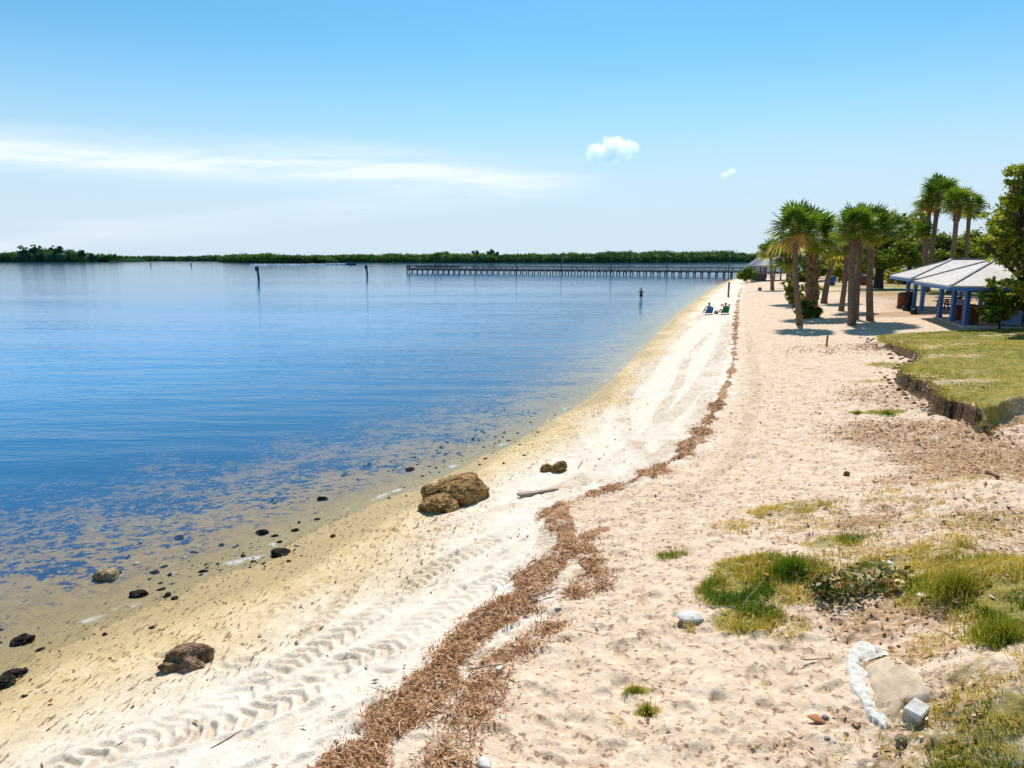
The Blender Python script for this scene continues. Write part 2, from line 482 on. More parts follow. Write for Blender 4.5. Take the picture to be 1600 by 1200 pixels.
LITTER = [((1440, 680), 2.2, 1.8, .62), ((1500, 700), 2.0, 1.6, .6), ((1400, 620), 1.6, 2.0, .45), ((1480, 740), 1.6, .8, .55), ((1450, 840), 2.0, .6, .42), ((1300, 830), 1.2, .4, .42), ((1230, 960), .9, .4, .36), ((1560, 850), 1.0, .5, .5), ((1450, 960), 1.2, .4, .5), ((1540, 720), 2.0, 1.2, .85), ((1590, 740), 1.8, 1.6, .95), ((1440, 800), 1.5, .8, .42), ((1350, 815), .6, .25, .75),
          ((1560, 820), 1.0, .6, .5), ((1400, 960), .9, .4, .62), ((1300, 965), .6, .3, .5), ((1450, 1010), .7, .35, .55), ((1390, 1020), .5, .3, .4), ((1340, 930), .6, .25, .6), ((1250, 810), 1.2, .8, .4), ((1370, 1130), .6, .3, .45), ((1290, 1170), .9, .3, .35), ((1480, 1080), .4, .3, .4), ((1450, 1170), .5, .3, .5),
          ((1330, 545), 3, 2, .25), ((1380, 535), 1.5, 1.5, .45), ((1430, 490), 5, 2.6, .62), ((1370, 470), 6, 5, .42), ((660, 845), .4, .15, .4), ((580, 830), .3, .12, .5)]
GRASSW = [(list(G(u, v))[:2], a, b, s) for (u, v), a, b, s in GRASS]
LITTERW = [(list(G(u, v))[:2], a, b, s) for (u, v), a, b, s in LITTER]

def blob_mask(x, y, L):
    m = np.zeros(x.shape)
    for (cx, cy), a, b, s in L:
        q = ((x - cx) / a) ** 2 + ((y - cy) / b) ** 2
        m = np.maximum(m, s * np.clip(1.35 - q * .75, 0, 1))
    return m

def wrack_mask(x, y):
    m = np.zeros(x.shape)
    dd, ar, sd_ = poly_dist(x, y, WR)
    wob = fbm(x * 1.6, y * 1.6, 3, 3)
    w_ = np.interp(np.hypot(x, y), [5, 8, 12, 16, 22, 40, 90], [.40, .38, .34, .24, .15, .13, .2]) * np.where(np.hypot(x, y) > 13, np.clip((wob - .30) * 5.0, .12, 2.0), .15 + 1.55 * wob)
    m = np.maximum(m, 1 - sstep(.4, 1.35, dd / w_))
    for P, hw, s in ((WR2, .28, .62), (WR3, .26, .75)):
        dd, ar, sd_ = poly_dist(x, y, P)
        m = np.maximum(m, s * (1 - sstep(.3, 1.4, dd / (hw * (.3 + 1.5 * wob)))))
    return m * (.55 + .45 * sstep(.30, .48, fbm(x * 4.5, y * 4.5, 13, 3)))

def build_ground():
    an = np.concatenate([np.radians(np.arange(-110, -41, 1.5)), np.radians(np.arange(-41, 41.01, .1)), np.radians(np.arange(42, 111, 1.5))])
    r = [.4, .9, 1.5, 2.2, 2.9]; q = 3.4
    while q < 62: r.append(q); q *= 1.0044
    while q < 2600: r.append(q); q *= 1.03
    r = np.array(r)
    A, Rr = np.meshgrid(an, r)
    x = (np.sin(A) * Rr).ravel(); y = (np.cos(A) * Rr).ravel()
    z, d, bd, li, amp = height(x, y, None, True)
    rr = np.hypot(x, y)
    near = rr < 64
    xn, yn, dn = x[near], y[near], d[near]
    # ---- masks
    wet = np.zeros_like(x); pink = np.zeros_like(x)
    wob = fbm(x * .35, y * .35, 90, 3) - .5
    wet = 1 - sstep(.1, np.interp(rr, [8, 20, 40], [4.6, 3.2, 2.6]), d + wob * 2.2)
    wd, _, ws = poly_dist(x, y, WR)
    pink = sstep(-.6, 1.0, np.where(ws < 0, wd, -wd) + wob * 1.2)
    pink = np.where(rr < 4, .6, pink)
    lawn = np.where(li, sstep(-.05, .5, bd), 0) * (1 - .55 * sstep(.52, .75, fbm(x * .35 + 5, y * .7, 71, 3)))
    lawn = np.maximum(lawn, 0) * (1 - .42 * SOFT(x, y) * (1 - sstep(.8, 2.2, bd)))
    inl = sstep(14, 30, d) * sstep(58, 75, y)
    lawn = np.maximum(lawn, inl * 1.0 * sstep(.35, .6, fbm(x * .08, y * .08, 75, 3)))
    grass = np.zeros_like(x); lit = np.zeros_like(x)
    mid = rr < 160
    grass[mid] = blob_mask(x[mid], y[mid], GRASSW); lit[mid] = blob_mask(x[mid], y[mid], LITTERW)
    inl2 = sstep(12, 20, d) * sstep(41, 48, y)
    lit = np.maximum(lit, np.where(li, .66 * SOFT(x, y) * (1 - sstep(.9, 2.4, bd)), 0))
    lit = np.maximum(lit, inl2 * (.44 + .40 * fbm(x * .15, y * .15, 76, 3)))
    grass = np.maximum(grass, lawn)
    wr = np.zeros_like(x); land = (d > 1) & (rr < 140)
    wr[land] = wrack_mask(x[land], y[land])
    dirt = np.where(li, (1 - sstep(.14, .34, bd)), 1 - sstep(.0, .16, bd)) * sstep(.12, .3, amp) * (1 - SOFT(x, y))
    dirt = dirt * (x > 5) * (.45 + .75 * fbm(x * 2.2, y * 2.2, 82, 3))
    pd, _, _ = poly_dist(x, y, PATHL)
    path = 1 - sstep(.8, 1.5, pd)
    depth = np.clip(-z, 0, 5)
    # ---- small relief on the near sand
    rel = np.zeros_like(x)
    f = sstep(60, 30, rr[near])
    dry = sstep(.5, 3.0, dn)
    trod = (.35 + .65 * pink[near])
    foot = (np.abs(fbm(xn * 3.1, yn * 3.1, 11, 2) - .5) * 2) ** .8
    big = fbm(xn * .9, yn * .9, 21, 2) - .5
    rel_n = dry * trod * ((foot - .35) * .050 + (fbm(xn * 6, yn * 6, 31, 2) - .5) * .045 - .035 * sstep(.60, .80, vnoise(xn * 5.2 + 9, yn * 5.2, 33))) + big * .06 * sstep(1, 4, dn)
    rel_n = rel_n + (1 - dry) * (fbm(xn * 5 + yn * 2, yn * 5, 41, 2) - .5) * .012
    flat = np.ones_like(xn); trk = np.zeros_like(xn)
    for P, wd_, dp in TR:
        dp = dp * 1.2
        bx = (xn > P[:, 0].min() - 1) & (xn < P[:, 0].max() + 1) & (yn > P[:, 1].min() - 1) & (yn < P[:, 1].max() + 1)
        if not bx.any(): continue
        dd, ar, sg = poly_dist(xn[bx], yn[bx], P)
        t = dd / (wd_ / 2)
        inn = 1 - sstep(.85, 1.15, t)
        pres = .35 + .65 * sstep(.36, .55, fbm(xn[bx] * .8, yn[bx] * .8, 51, 2))
        ph = ar / .17 + t * .9 * np.where(sg > 0, 1, .6) + fbm(xn[bx] * 1.6, yn[bx] * 1.6, 52, 3) * 1.5
        s_ = np.sin(2 * pi * ph)
        tread = (np.clip(s_ * 1.7, -1, 1) * .62 - .28) * dp
        berm = np.exp(-((t - 1.25) / .22) ** 2) * dp * .7
        fl = flat[bx]; rl = rel_n[bx]
        rl = rl * (1 - inn * pres) + inn * pres * tread + berm * pres
        rel_n[bx] = rl
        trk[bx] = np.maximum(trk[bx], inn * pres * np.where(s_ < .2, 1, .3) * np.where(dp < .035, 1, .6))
    g = np.random.default_rng(44); nfp = 0
    while nfp < 230:
        # people's footprints, in wandering lines
        u_, v_ = g.uniform(420, 1560), g.uniform(560, 1190); p = G(u_, v_); dirp = g.uniform(0, 2 * pi)
        for k in range(int(g.integers(3, 12))):
            fx = p.x + cos(dirp) * .62 * k + (-sin(dirp)) * (.1 if k % 2 else -.1); fy = p.y + sin(dirp) * .62 * k + cos(dirp) * (.1 if k % 2 else -.1); dirp += g.normal(0, .06); nfp += 1
            bx = (np.abs(xn - fx) < .4) & (np.abs(yn - fy) < .4) & (dn > 1)
            if not bx.any(): continue
            a_ = (xn[bx] - fx) * cos(dirp) + (yn[bx] - fy) * sin(dirp); b_ = -(xn[bx] - fx) * sin(dirp) + (yn[bx] - fy) * cos(dirp)
            q_ = (a_ / .15) ** 2 + (b_ / .065) ** 2
            rel_n[bx] += -.038 * np.exp(-q_ ** 1.5) + .014 * np.exp(-((np.sqrt(q_) - 1.35) / .3) ** 2)
    m = wr[near]
    rel_n = rel_n + m * (.010 + .035 * fbm(xn * 6, yn * 6, 61, 2)) * (rr[near] < 40)
    g_ = grass[near]
    rel_n = rel_n + g_ * (fbm(xn * 5, yn * 5, 66, 2) - .45) * .06
    # ragged turf edge and crumbled earth
    dn_ = dirt[near]
    rel_n = rel_n + dn_ * (fbm(xn * 4, yn * 4, 81, 3) - .5) * .22
    rel[near] = rel_n * f
    tk_ = np.zeros_like(x); tk_[near] = trk
    z = z + rel
    # the sea bed falls away far from the shore, the land keeps its level
    nA, nR = len(an), len(r)
    i = np.arange(nR - 1)[:, None] * nA + np.arange(nA - 1)[None, :]
    F = np.stack([i, i + 1, i + nA + 1, i + nA], -1).reshape(-1, 4)
    ca = np.stack([wet, pink, grass, lit], 1); cb_ = np.stack([dirt, wr, depth, path], 1)
    me = np_mesh('ground', np.stack([x, y, z], 1), F, {'mask_a': ca, 'mask_b': cb_, 'track': tk_}, smooth=True)
    return me

def ground_material():
    n = NT('ground'); P = n.pos()
    a = n.attr('mask_a'); b = n.attr('mask_b')
    sa = n.n('ShaderNodeSeparateColor'); n.l(a.outputs['Color'], sa.inputs[0]); sb = n.n('ShaderNodeSeparateColor'); n.l(b.outputs['Color'], sb.inputs[0])
    wet, pink, grass, lit = sa.outputs[0], sa.outputs[1], sa.outputs[2], a.outputs['Alpha']
    dirt, wrk, depth, path = sb.outputs[0], sb.outputs[1], sb.outputs[2], b.outputs['Alpha']
    nL = n.noise(P, .5, 4, .6); nM = n.noise(P, 3.2, 4, .6); nF = n.noise(P, 14, 4, .65); nG = n.noise(P, 70, 3, .6)
    nX = n.noise(n.mapping(P, (1, 1, 1), (0, 0, .4), (7, 3, 1)), 13, 4, .6)
    def thr(mask, noise, gain=1.0, soft=.12):
        v = n.math('ADD', mask, n.math('MULTIPLY', n.math('SUBTRACT', noise, .5), gain))
        return n.ss(v, .5 - soft, .5 + soft)
    white = n.mix(n.ss(nM, .3, .75), (.75, .655, .545), (.65, .55, .435))
    white = n.mix(n.ss(nL, .55, .75), white, (.77, .705, .625))
    pinkc = n.mix(n.ss(nM, .3, .7), (.70, .535, .39), (.59, .42, .275))
    pinkc = n.mix(n.ss(nF, .45, .75), pinkc, (.74, .605, .475))
    pf = thr(pink, nM, .5, .35)
    col = n.mix(pf, white, pinkc)
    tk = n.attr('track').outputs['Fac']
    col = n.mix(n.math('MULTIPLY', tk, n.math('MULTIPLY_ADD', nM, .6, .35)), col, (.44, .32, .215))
    # damp sand by the water
    yel = n.mix(n.ss(nM, .3, .75), (.65, .50, .285), (.54, .395, .195))
    col = n.mix(n.ss(n.math('ADD', wet, n.math('MULTIPLY', n.math('SUBTRACT', nL, .5), .5)), .1, .95), col, yel)
    damp = n.ss(wet, .86, .985)
    col = n.mix(damp, col, (.42, .305, .14))
    # stray bits in streaks along the strand; brown specks, most on the pink sand
    stx = n.noise(n.mapping(P, (18, 5.5, 8), (0, 0, R(-42))), 1.0, 4, .6)
    stf = n.math('MULTIPLY', n.ss(stx, .55, .64), n.ss(wet, .1, .45))
    stf = n.math('MULTIPLY', stf, n.ss(nL, .3, .55))
    col = n.mix(n.math('MULTIPLY', stf, .9), col, (.15, .09, .045))
    spk = n.math('MULTIPLY', n.ss(nX, .53, .64), n.math('MULTIPLY_ADD', pink, .78, .16))
    spk = n.math('MULTIPLY', spk, n.ss(nM, .28, .55))
    col = n.mix(spk, col, (.24, .145, .09))
    # leaf litter, brown
    lc = n.mix(n.ss(nF, .35, .65), (.42, .25, .115), (.22, .115, .055))
    lc = n.mix(n.ss(nG, .5, .7), lc, (.58, .41, .23))
    lf = thr(lit, n.math('MULTIPLY_ADD', nF, .7, n.math('MULTIPLY', nM, .3)), 1.9, .2)
    col = n.mix(n.math('MULTIPLY', lf, .85), col, lc)
    # grass and straw
    gc = n.mix(n.ss(nM, .35, .65), (.15, .155, .022), (.31, .235, .055))
    gc = n.mix(n.ss(nF, .45, .7), gc, (.42, .31, .10))
    gc = n.mix(n.ss(nG, .5, .75), gc, (.075, .10, .018))
    gf = thr(grass, n.math('MULTIPLY_ADD', nF, .6, n.math('MULTIPLY', nM, .4)), 1.5, .2)
    col = n.mix(gf, col, gc)
    col = n.mix(n.ss(path, .3, .7), col, n.mix(nM, (.60, .52, .42), (.5, .43, .34)))
    # bare earth of the cut bank
    ec = n.mix(n.ss(nF, .35, .65), (.055, .033, .02), (.13, .08, .045))
    col = n.mix(n.ss(dirt, .35, .7), col, ec)
    # dried weed line
    wc = n.mix(n.ss(nF, .3, .7), (.44, .235, .11), (.26, .125, .055))
    wf = thr(wrk, n.math('MULTIPLY_ADD', nF, .6, n.math('MULTIPLY', nM, .4)), 1.3, .18)
    col = n.mix(n.math('MULTIPLY', wf, .92), col, wc)
    # under water: silty sand with beds of weed, closing up as it deepens
    bed = n.mix(n.ss(nM, .3, .7), (.43, .285, .115), (.33, .215, .09))
    bed = n.mix(n.ss(depth, .05, .22), bed, (.25, .16, .115))
    Pw = n.mapping(P, (1.0, 1.5, 1), (0, 0, R(-25)))
    nW = n.noise(Pw, 3.0, 6, .72, .5); nW2 = n.noise(Pw, .5, 2, .5)
    nW3 = n.noise(n.mapping(P, (1, 1.3, 1), (0, 0, R(-25)), (4, 2, 0)), 8.5, 3, .6)
    wv = n.math('ADD', n.math('MULTIPLY', nW, .62), n.math('MULTIPLY', nW3, .38))
    wv = n.math('ADD', wv, n.math('MULTIPLY', n.math('SUBTRACT', nW2, .5), .28))
    wv = n.math('ADD', wv, n.math('MULTIPLY', n.ss(depth, .0, .50), .27))
    wk = n.ss(wv, .51, .565)
    wk = n.math('MULTIPLY', wk, n.ss(depth, .014, .045))
    bed = n.mix(wk, bed, (.007, .046, .165))  # weed tinted blue: the sky's reflection is painted into its colour
    # the weed beds thin out north of the rocks, where the bottom is clean sand
    uw = n.ss(depth, .0, .035)
    col = n.mix(uw, col, bed)
    h = n.math('ADD', n.math('MULTIPLY', nF, .55), n.math('MULTIPLY', nG, .25))
    h = n.math('ADD', h, n.math('MULTIPLY', nX, .3))
    nb = n.bump(h, .9, .036)
    rough = n.math('SUBTRACT', .95, n.math('MULTIPLY', damp, .4))
    return n.done(n.pbsdf(col, rough, n.math('MULTIPLY_ADD', damp, .3, .1) if False else .15, nb))

ground = link('ground', build_ground(), ground_material())
tag(ground, kind='structure')

# ================================================================== water
def build_water():
    an = np.concatenate([np.radians(np.arange(-112, -42, 2)), np.radians(np.arange(-42, 42.01, .3)), np.radians(np.arange(43, 112, 2))])
    r = [.2, 1, 2, 3]; q = 4.0
    while q < 150: r.append(q); q *= 1.012
    while q < 9000: r.append(q); q *= 1.08
    r = np.array(r); A, Rr = np.meshgrid(an, r)
    x = (np.sin(A) * Rr).ravel(); y = (np.cos(A) * Rr).ravel()
    z = height(x, y)
    nA, nR = len(an), len(r)
    i = np.arange(nR - 1)[:, None] * nA + np.arange(nA - 1)[None, :]
    F = np.stack([i, i + 1, i + nA + 1, i + nA], -1).reshape(-1, 4)
    keep = (z[F].min(1) < .12)
    F = F[keep]
    used = np.unique(F); re = np.full(len(x), -1); re[used] = np.arange(len(used))
    return np_mesh('water', np.stack([x, y, np.zeros_like(x)], 1)[used], re[F], {'depth': np.clip(-z, 0, 6)[used]}, smooth=True)

def water_material():
    n = NT('water'); P = n.pos()
    dep = n.attr('depth').outputs['Fac']
    w1 = n.noise(n.mapping(P, (.20, .72, 1), (0, 0, R(7))), 1.25, 4, .60, .5)
    w2 = n.noise(n.mapping(P, (.5, 1.7, 1), (0, 0, R(-14))), 2.4, 3, .5, .3)
    w3 = n.noise(n.mapping(P, (.10, .45, 1), (0, 0, R(4))), 1.0, 3, .5)
    amp = n.math('MULTIPLY_ADD', n.ss(n.noise(n.mapping(P, (.012, .05, 1)), 1.0, 3, .5), .35, .65), .55, .55)
    h = n.math('ADD', n.math('MULTIPLY', w1, .60), n.math('MULTIPLY', w2, .16))
    h = n.math('ADD', h, n.math('MULTIPLY', w3, .9))
    h = n.math('MULTIPLY', h, amp)
    sy = n.n('ShaderNodeSeparateXYZ'); n.l(P, sy.inputs[0])
    # the wind leaves the open water calmer than the strand
    h = n.math('MULTIPLY', h, n.math('SUBTRACT', 1.0, n.math('MULTIPLY', n.ss(sy.outputs['Y'], 30, 130), .62)))
    shallow = n.math('MULTIPLY_ADD', n.ss(dep, .0, .35), .85, .15)
    h = n.math('MULTIPLY', h, shallow)
    nb = n.bump(h, 1.0, .13)
    fr = n.n('ShaderNodeFresnel'); fr.inputs['IOR'].default_value = 1.333; n.l(n.bump(h, 1.0, .035), fr.inputs['Normal'])
    tr = n.n('ShaderNodeBsdfTransparent'); tr.inputs['Color'].default_value = (.93, .96, .92, 1)
    df = n.n('ShaderNodeBsdfDiffuse'); df.inputs['Color'].default_value = (.030, .265, .58, 1); n.l(nb, df.inputs['Normal'])
    turb = n.math('SUBTRACT', 1.0, n.math('EXPONENT', n.math('MULTIPLY', dep, -1.7)))
    m1 = n.n('ShaderNodeMixShader'); n.l(turb, m1.inputs[0]); n.l(tr.outputs[0], m1.inputs[1]); n.l(df.outputs[0], m1.inputs[2])
    gl = n.n('ShaderNodeBsdfGlossy'); gl.inputs['Roughness'].default_value = .06; n.l(nb, gl.inputs['Normal'])
    m2 = n.n('ShaderNodeMixShader'); n.l(fr.outputs[0], m2.inputs[0]); n.l(m1.outputs[0], m2.inputs[1]); n.l(gl.outputs[0], m2.inputs[2])
    # lace of foam where the ripples run out
    fo = n.noise(n.mapping(P, (2.2, 2.2, 1)), 1.0, 3, .6)
    band_ = n.math('MULTIPLY', n.ss(dep, .004, .006), n.ss(dep, .011, .008))
    fm = n.math('MULTIPLY', band_, n.ss(n.noise(P, .55, 2, .5), .52, .60))
    fm = n.math('MULTIPLY', fm, n.math('MULTIPLY', n.ss(fo, .48, .62), .5))
    fd = n.n('ShaderNodeBsdfDiffuse'); fd.inputs['Color'].default_value = (.75, .74, .7, 1)
    m3 = n.n('ShaderNodeMixShader'); n.l(fm, m3.inputs[0]); n.l(m2.outputs[0], m3.inputs[1]); n.l(fd.outputs[0], m3.inputs[2])
    return n.done(m3.outputs[0])

water = link('water', build_water(), water_material()); tag(water, kind='structure')

# ================================================================== loose plant matter: weed line, leaf litter, grass
def sample(mask_fn, x0, x1, y0, y1, n, keep_pow=1.0):
    x = rng.uniform(x0, x1, n); y = rng.uniform(y0, y1, n)
    m = mask_fn(x, y)
    k = rng.random(n) < m ** keep_pow
    return x[k], y[k], m[k]

def flakes(name, x, y, zoff, L, Wd, tint, tilt=.5, mat=None, label=None, curl=.3):
    """small curled strips lying about: kite of two triangles each"""
    n = len(x); z = height(x, y) + zoff
    a = rng.uniform(0, 2 * pi, n); t = rng.normal(0, tilt, n); rl = rng.normal(0, tilt, n)
    d = np.stack([np.cos(a) * np.cos(t), np.sin(a) * np.cos(t), np.sin(t)], 1)
    s = np.stack([-np.sin(a) * np.cos(rl), np.cos(a) * np.cos(rl), np.sin(rl)], 1)
    C = np.stack([x, y, z], 1); L = L[:, None]; Wd = Wd[:, None]
    up = np.array([0, 0, 1.0])
    v0 = C - d * L / 2; v2 = C + d * L / 2; cu = rng.uniform(-curl, curl, n)[:, None]
    v1 = C + s * Wd / 2 + up * L * cu * .3; v3 = C - s * Wd / 2 + up * L * cu * .3
    V = np.stack([v0, v1, v2, v3], 1).reshape(-1, 3)
    i = np.arange(n)[:, None] * 4
    F = np.concatenate([i + np.array([[0, 1, 3]]), i + np.array([[1, 2, 3]])])
    me = np_mesh(name, V, F, {'tint': np.repeat(tint, 4)})
    o = link(name, me, mat)
    return o

M_wrack = leafy('dried_weed', [(0, (.10, .042, .02)), (.3, (.33, .145, .06)), (.6, (.58, .31, .13)), (1, (.82, .64, .42))], .15, .8)
M_leaflit = leafy('dead_leaf', [(0, (.085, .045, .028)), (.4, (.30, .15, .065)), (.75, (.52, .29, .13)), (1, (.72, .58, .40))], .15, .7)

def wm_near(x, y):
    return wrack_mask(x, y)
xs, ys, ms = [], [], []
for (x0, x1, y0, y1, n) in ((-4, 3.5, 4.0, 11, 150000), (-1, 7, 11, 24, 110000), (3, 20, 24, 60, 60000)):
    a_, b_, c_ = sample(wm_near, x0, x1, y0, y1, n); xs.append(a_); ys.append(b_); ms.append(c_)
x = np.concatenate(xs); y = np.concatenate(ys); m = np.concatenate(ms)
n = len(x); dist_ = np.hypot(x, y); k = np.interp(dist_, [6, 15, 40], [1, 1.3, 2.6])
o = flakes('dried_seaweed', x, y, .010 + .045 * m * rng.random(n), rng.uniform(.03, .105, n) * k, rng.uniform(.007, .02, n) * k, np.clip(rng.normal(.45, .30, n), 0, 1), .42, M_wrack)
tag(o, 'brown strip of dried seaweed and bark running along the beach above the tyre tracks', 'seaweed', kind='stuff')

# bits blown off the weed line, thinning into the sand on either side
sx_ = rng.uniform(-5, 9, 90000); sy_ = rng.uniform(4, 26, 90000); dd_, _, _ = poly_dist(sx_, sy_, WR)
kk = rng.random(90000) < .16 * np.exp(-(dd_ / np.interp(sy_, [5, 12, 25], [.85, .6, .45])) ** 2) * sstep(.35, .6, fbm(sx_ * 1.3, sy_ * 1.3, 19, 3))
x = sx_[kk]; y = sy_[kk]; n = len(x)
o = flakes('seaweed_crumbs', x, y, .008 + .01 * rng.random(n), rng.uniform(.015, .06, n), rng.uniform(.005, .02, n), np.clip(rng.normal(.4, .28, n), 0, 1), .3, M_wrack)
tag(o, 'crumbs of seaweed thinning out over the sand beside the brown strip', 'seaweed', kind='stuff')
# longer strands lying through the weed line
sx_ = rng.uniform(-4, 7, 60000); sy_ = rng.uniform(4, 24, 60000); sm_ = wrack_mask(sx_, sy_); kk = rng.random(60000) < .5 * sm_ ** .7
x = sx_[kk]; y = sy_[kk]; n = len(x)
o = flakes('seaweed_strands', x, y, .02 + .03 * rng.random(n), rng.uniform(.12, .34, n), rng.uniform(.004, .011, n), np.clip(rng.normal(.4, .38, n), 0, 1), .16, M_wrack, curl=.8)
tag(o, 'long dry strands and stems tangled along the brown seaweed strip', 'seaweed', kind='stuff')

def lm(x, y): return blob_mask(x, y, LITTERW) * .8
a_, b_, c_ = sample(lm, 1, 26, 5, 42, 260000, 1.5)
x2 = rng.uniform(-6, 10, 9000); y2 = rng.uniform(5, 26, 9000); dd_ = land_parts(x2, y2); kk = (dd_ > .8) & (rng.random(9000) < .12)
x = np.concatenate([a_, x2[kk]]); y = np.concatenate([b_, y2[kk]]); n = len(x)
k = np.interp(np.hypot(x, y), [6, 15, 40], [1, 1.25, 2.2])
o = flakes('leaf_litter', x, y, .012 + .015 * rng.random(n), rng.uniform(.03, .10, n) * k, rng.uniform(.012, .05, n) * k, np.clip(rng.normal(.55, .28, n), 0, 1), .28, M_leaflit)
tag(o, 'scattered brown dead leaves and twigs on the sand below the grassy bank', 'leaf litter', kind='stuff')

M_grass = leafy('grass_blade', [(0, (.065, .150, .012)), (.3, (.150, .205, .018)), (.6, (.33, .29, .038)), (1, (.60, .46, .16))], .5, .6)

def blades(name, x, y, H, Wd, tint, lean=.5, mat=None, zs=None):
    n = len(x); z = height(x, y) - .01 if zs is None else zs
    a = rng.uniform(0, 2 * pi, n); b = rng.uniform(0, 2 * pi, n); l = np.abs(rng.normal(0, lean, n))
    C = np.stack([x, y, z], 1); H = H[:, None]; Wd = Wd[:, None]
    s = np.stack([np.cos(a), np.sin(a), np.zeros(n)], 1)
    ld = np.stack([np.cos(b) * np.sin(l), np.sin(b) * np.sin(l), np.cos(l)], 1)
    mid = C + ld * H * .55 ; mid[:, 2] += 0
    ld2 = np.stack([np.cos(b) * np.sin(l * 1.9), np.sin(b) * np.sin(l * 1.9), np.cos(l * 1.9)], 1)
    tip = mid + ld2 * H * .5
    V = np.stack([C - s * Wd / 2, C + s * Wd / 2, mid + s * Wd * .4, mid - s * Wd * .4, tip], 1).reshape(-1, 3)
    i = np.arange(n)[:, None] * 5
    me = np_mesh(name, V, [i + np.array([[0, 1, 2, 3]]), i + np.array([[3, 2, 4]])], {'tint': np.repeat(tint, 5)})
    return link(name, me, mat)

def gm(x, y):
    m = blob_mask(x, y, GRASSW)
    return np.clip((m - .25) * 1.4, 0, 1) * sstep(.38, .62, fbm(x * 4, y * 4, 66, 2) + (m - .4) * .4)
gx, gy, gmm = [], [], []
for x0, x1, y0, y1, n in ((.5, 8, 4.5, 12, 430000), (3, 22, 12, 34, 160000)):
    a_, b_, c_ = sample(gm, x0, x1, y0, y1, n); gx.append(a_); gy.append(b_); gmm.append(c_)
x = np.concatenate(gx); y = np.concatenate(gy); n = len(x)
k = np.interp(np.hypot(x, y), [6, 15, 40], [1, 1.4, 2.4])
green = np.clip(.50 + (fbm(x * 1.3, y * 1.3, 77, 2) - .5) * 1.7 + rng.normal(0, .16, n) + .55 * (np.concatenate(gmm) < .36), 0, 1)
o = blades('beach_grass', x, y, rng.uniform(.03, .11, n) * (.8 + .2 * k), rng.uniform(.005, .011, n) * k, green, .85, M_grass)
tag(o, 'ragged green and straw grass growing in patches on the sand', 'grass', kind='stuff')

def lawnm(x, y):
    bd, li = bank_parts(x, y)
    return np.where(li & (SOFT(x, y) * (bd < .5) < .5), .35 + .65 * sstep(.35, .6, fbm(x * .6, y * .9, 71, 3)), 0)
a_, b_, c_ = sample(lawnm, 12, 36, 19, 43, 190000)
n = len(a_)
green = np.clip(.72 - .36 * sstep(30, 39, b_) + (fbm(a_ * .5, b_ * .8, 78, 3) - .5) * 1.5 + rng.normal(0, .14, n), 0, 1)
o = blades('lawn_grass', a_, b_, rng.uniform(.03, .075, n), rng.uniform(.012, .03, n), green, .8, M_grass)
tag(o, 'mown green and yellowing lawn on top of the eroded bank', 'grass', kind='stuff')
xx = rng.uniform(-14, 9, 60000); yy = rng.uniform(6, 34, 60000); dd_ = land_parts(xx, yy)
kk = (rng.random(60000) < .20 * np.exp(-((dd_ - .3) / 1.1) ** 2) + .022 * ((dd_ > .5) & (dd_ < 4))) & (fbm(xx * .9, yy * .9, 15, 3) > .46)
x = xx[kk]; y = yy[kk]; n = len(x)
o = flakes('beach_debris', x, y, .008 + .01 * rng.random(n), rng.uniform(.02, .09, n), rng.uniform(.01, .035, n), np.clip(rng.normal(.12, .2, n), 0, 1), .35, M_leaflit)
tag(o, 'dark scraps of weed and shell left along the waterline', 'debris', kind='stuff')
# dead stems standing and lying in the grass
kk = rng.random(len(x)) < 0
sx_ = rng.uniform(.5, 9, 30000); sy_ = rng.uniform(4.5, 14, 30000); kk = rng.random(30000) < .16 * gm(sx_, sy_)
x = sx_[kk]; y = sy_[kk]; n = len(x)
o = blades('dead_stems', x, y, rng.uniform(.10, .30, n), rng.uniform(.003, .006, n), np.clip(rng.normal(.9, .15, n), 0, 1), 1.0, M_grass)
tag(o, 'thin dead straw stems sprawling through the beach grass', 'dead grass', kind='stuff')
# turf fringe over the cut edge and clods of earth fallen below it
fx_, fy_, cx_, cy_ = [], [], [], []
for i in range(len(BANK) - 1):
    e = BANK[i + 1] - BANK[i]; L = np.linalg.norm(e)
    if L < 1e-6 or SOFT(BANK[i][0], BANK[i][1]) > .5: continue
    nn = np.array([-e[1], e[0]]) / L; q = int(L * 200)
    for (lst, m0, s0, cnt) in (((fx_, fy_), .26, .10, q), ((cx_, cy_), -.16, .22, int(L * 12))):
        p = BANK[i] + e * rng.random(cnt)[:, None] + nn * rng.normal(m0, s0, cnt)[:, None]; lst[0].append(p[:, 0]); lst[1].append(p[:, 1])
x = np.concatenate(fx_); y = np.concatenate(fy_); bd_, li_ = bank_parts(x, y); x = x[li_]; y = y[li_]; n = len(x)
o = blades('turf_fringe', x, y, rng.uniform(.05, .15, n), rng.uniform(.008, .018, n), np.clip(rng.normal(.6, .25, n), 0, 1), .9, M_grass)
tag(o, 'ragged turf fringe drooping over the cut bank', 'grass', kind='stuff')
x = np.concatenate(cx_); y = np.concatenate(cy_); bd_, li_ = bank_parts(x, y); x = x[~li_]; y = y[~li_]; zc_ = height(x, y); V0, F0 = ico(2); Vs, Fs, Ts = [], [], []
for i in range(len(x)):
    s_ = .012 + .08 * rng.random() ** 3
    nz_ = 1 + 1.1 * noise3(V0, 2.2, 600 + i)[:, None]
    Vs.append(V0 * nz_ * s_ * rng.uniform(.7, 1.3, 3) * np.array([1, 1, .7]) + np.array([x[i], y[i], zc_[i]])); Fs.append(F0 + i * len(V0)); Ts.append(np.full(len(V0), np.clip(rng.normal(.35, .25), 0, 1)))
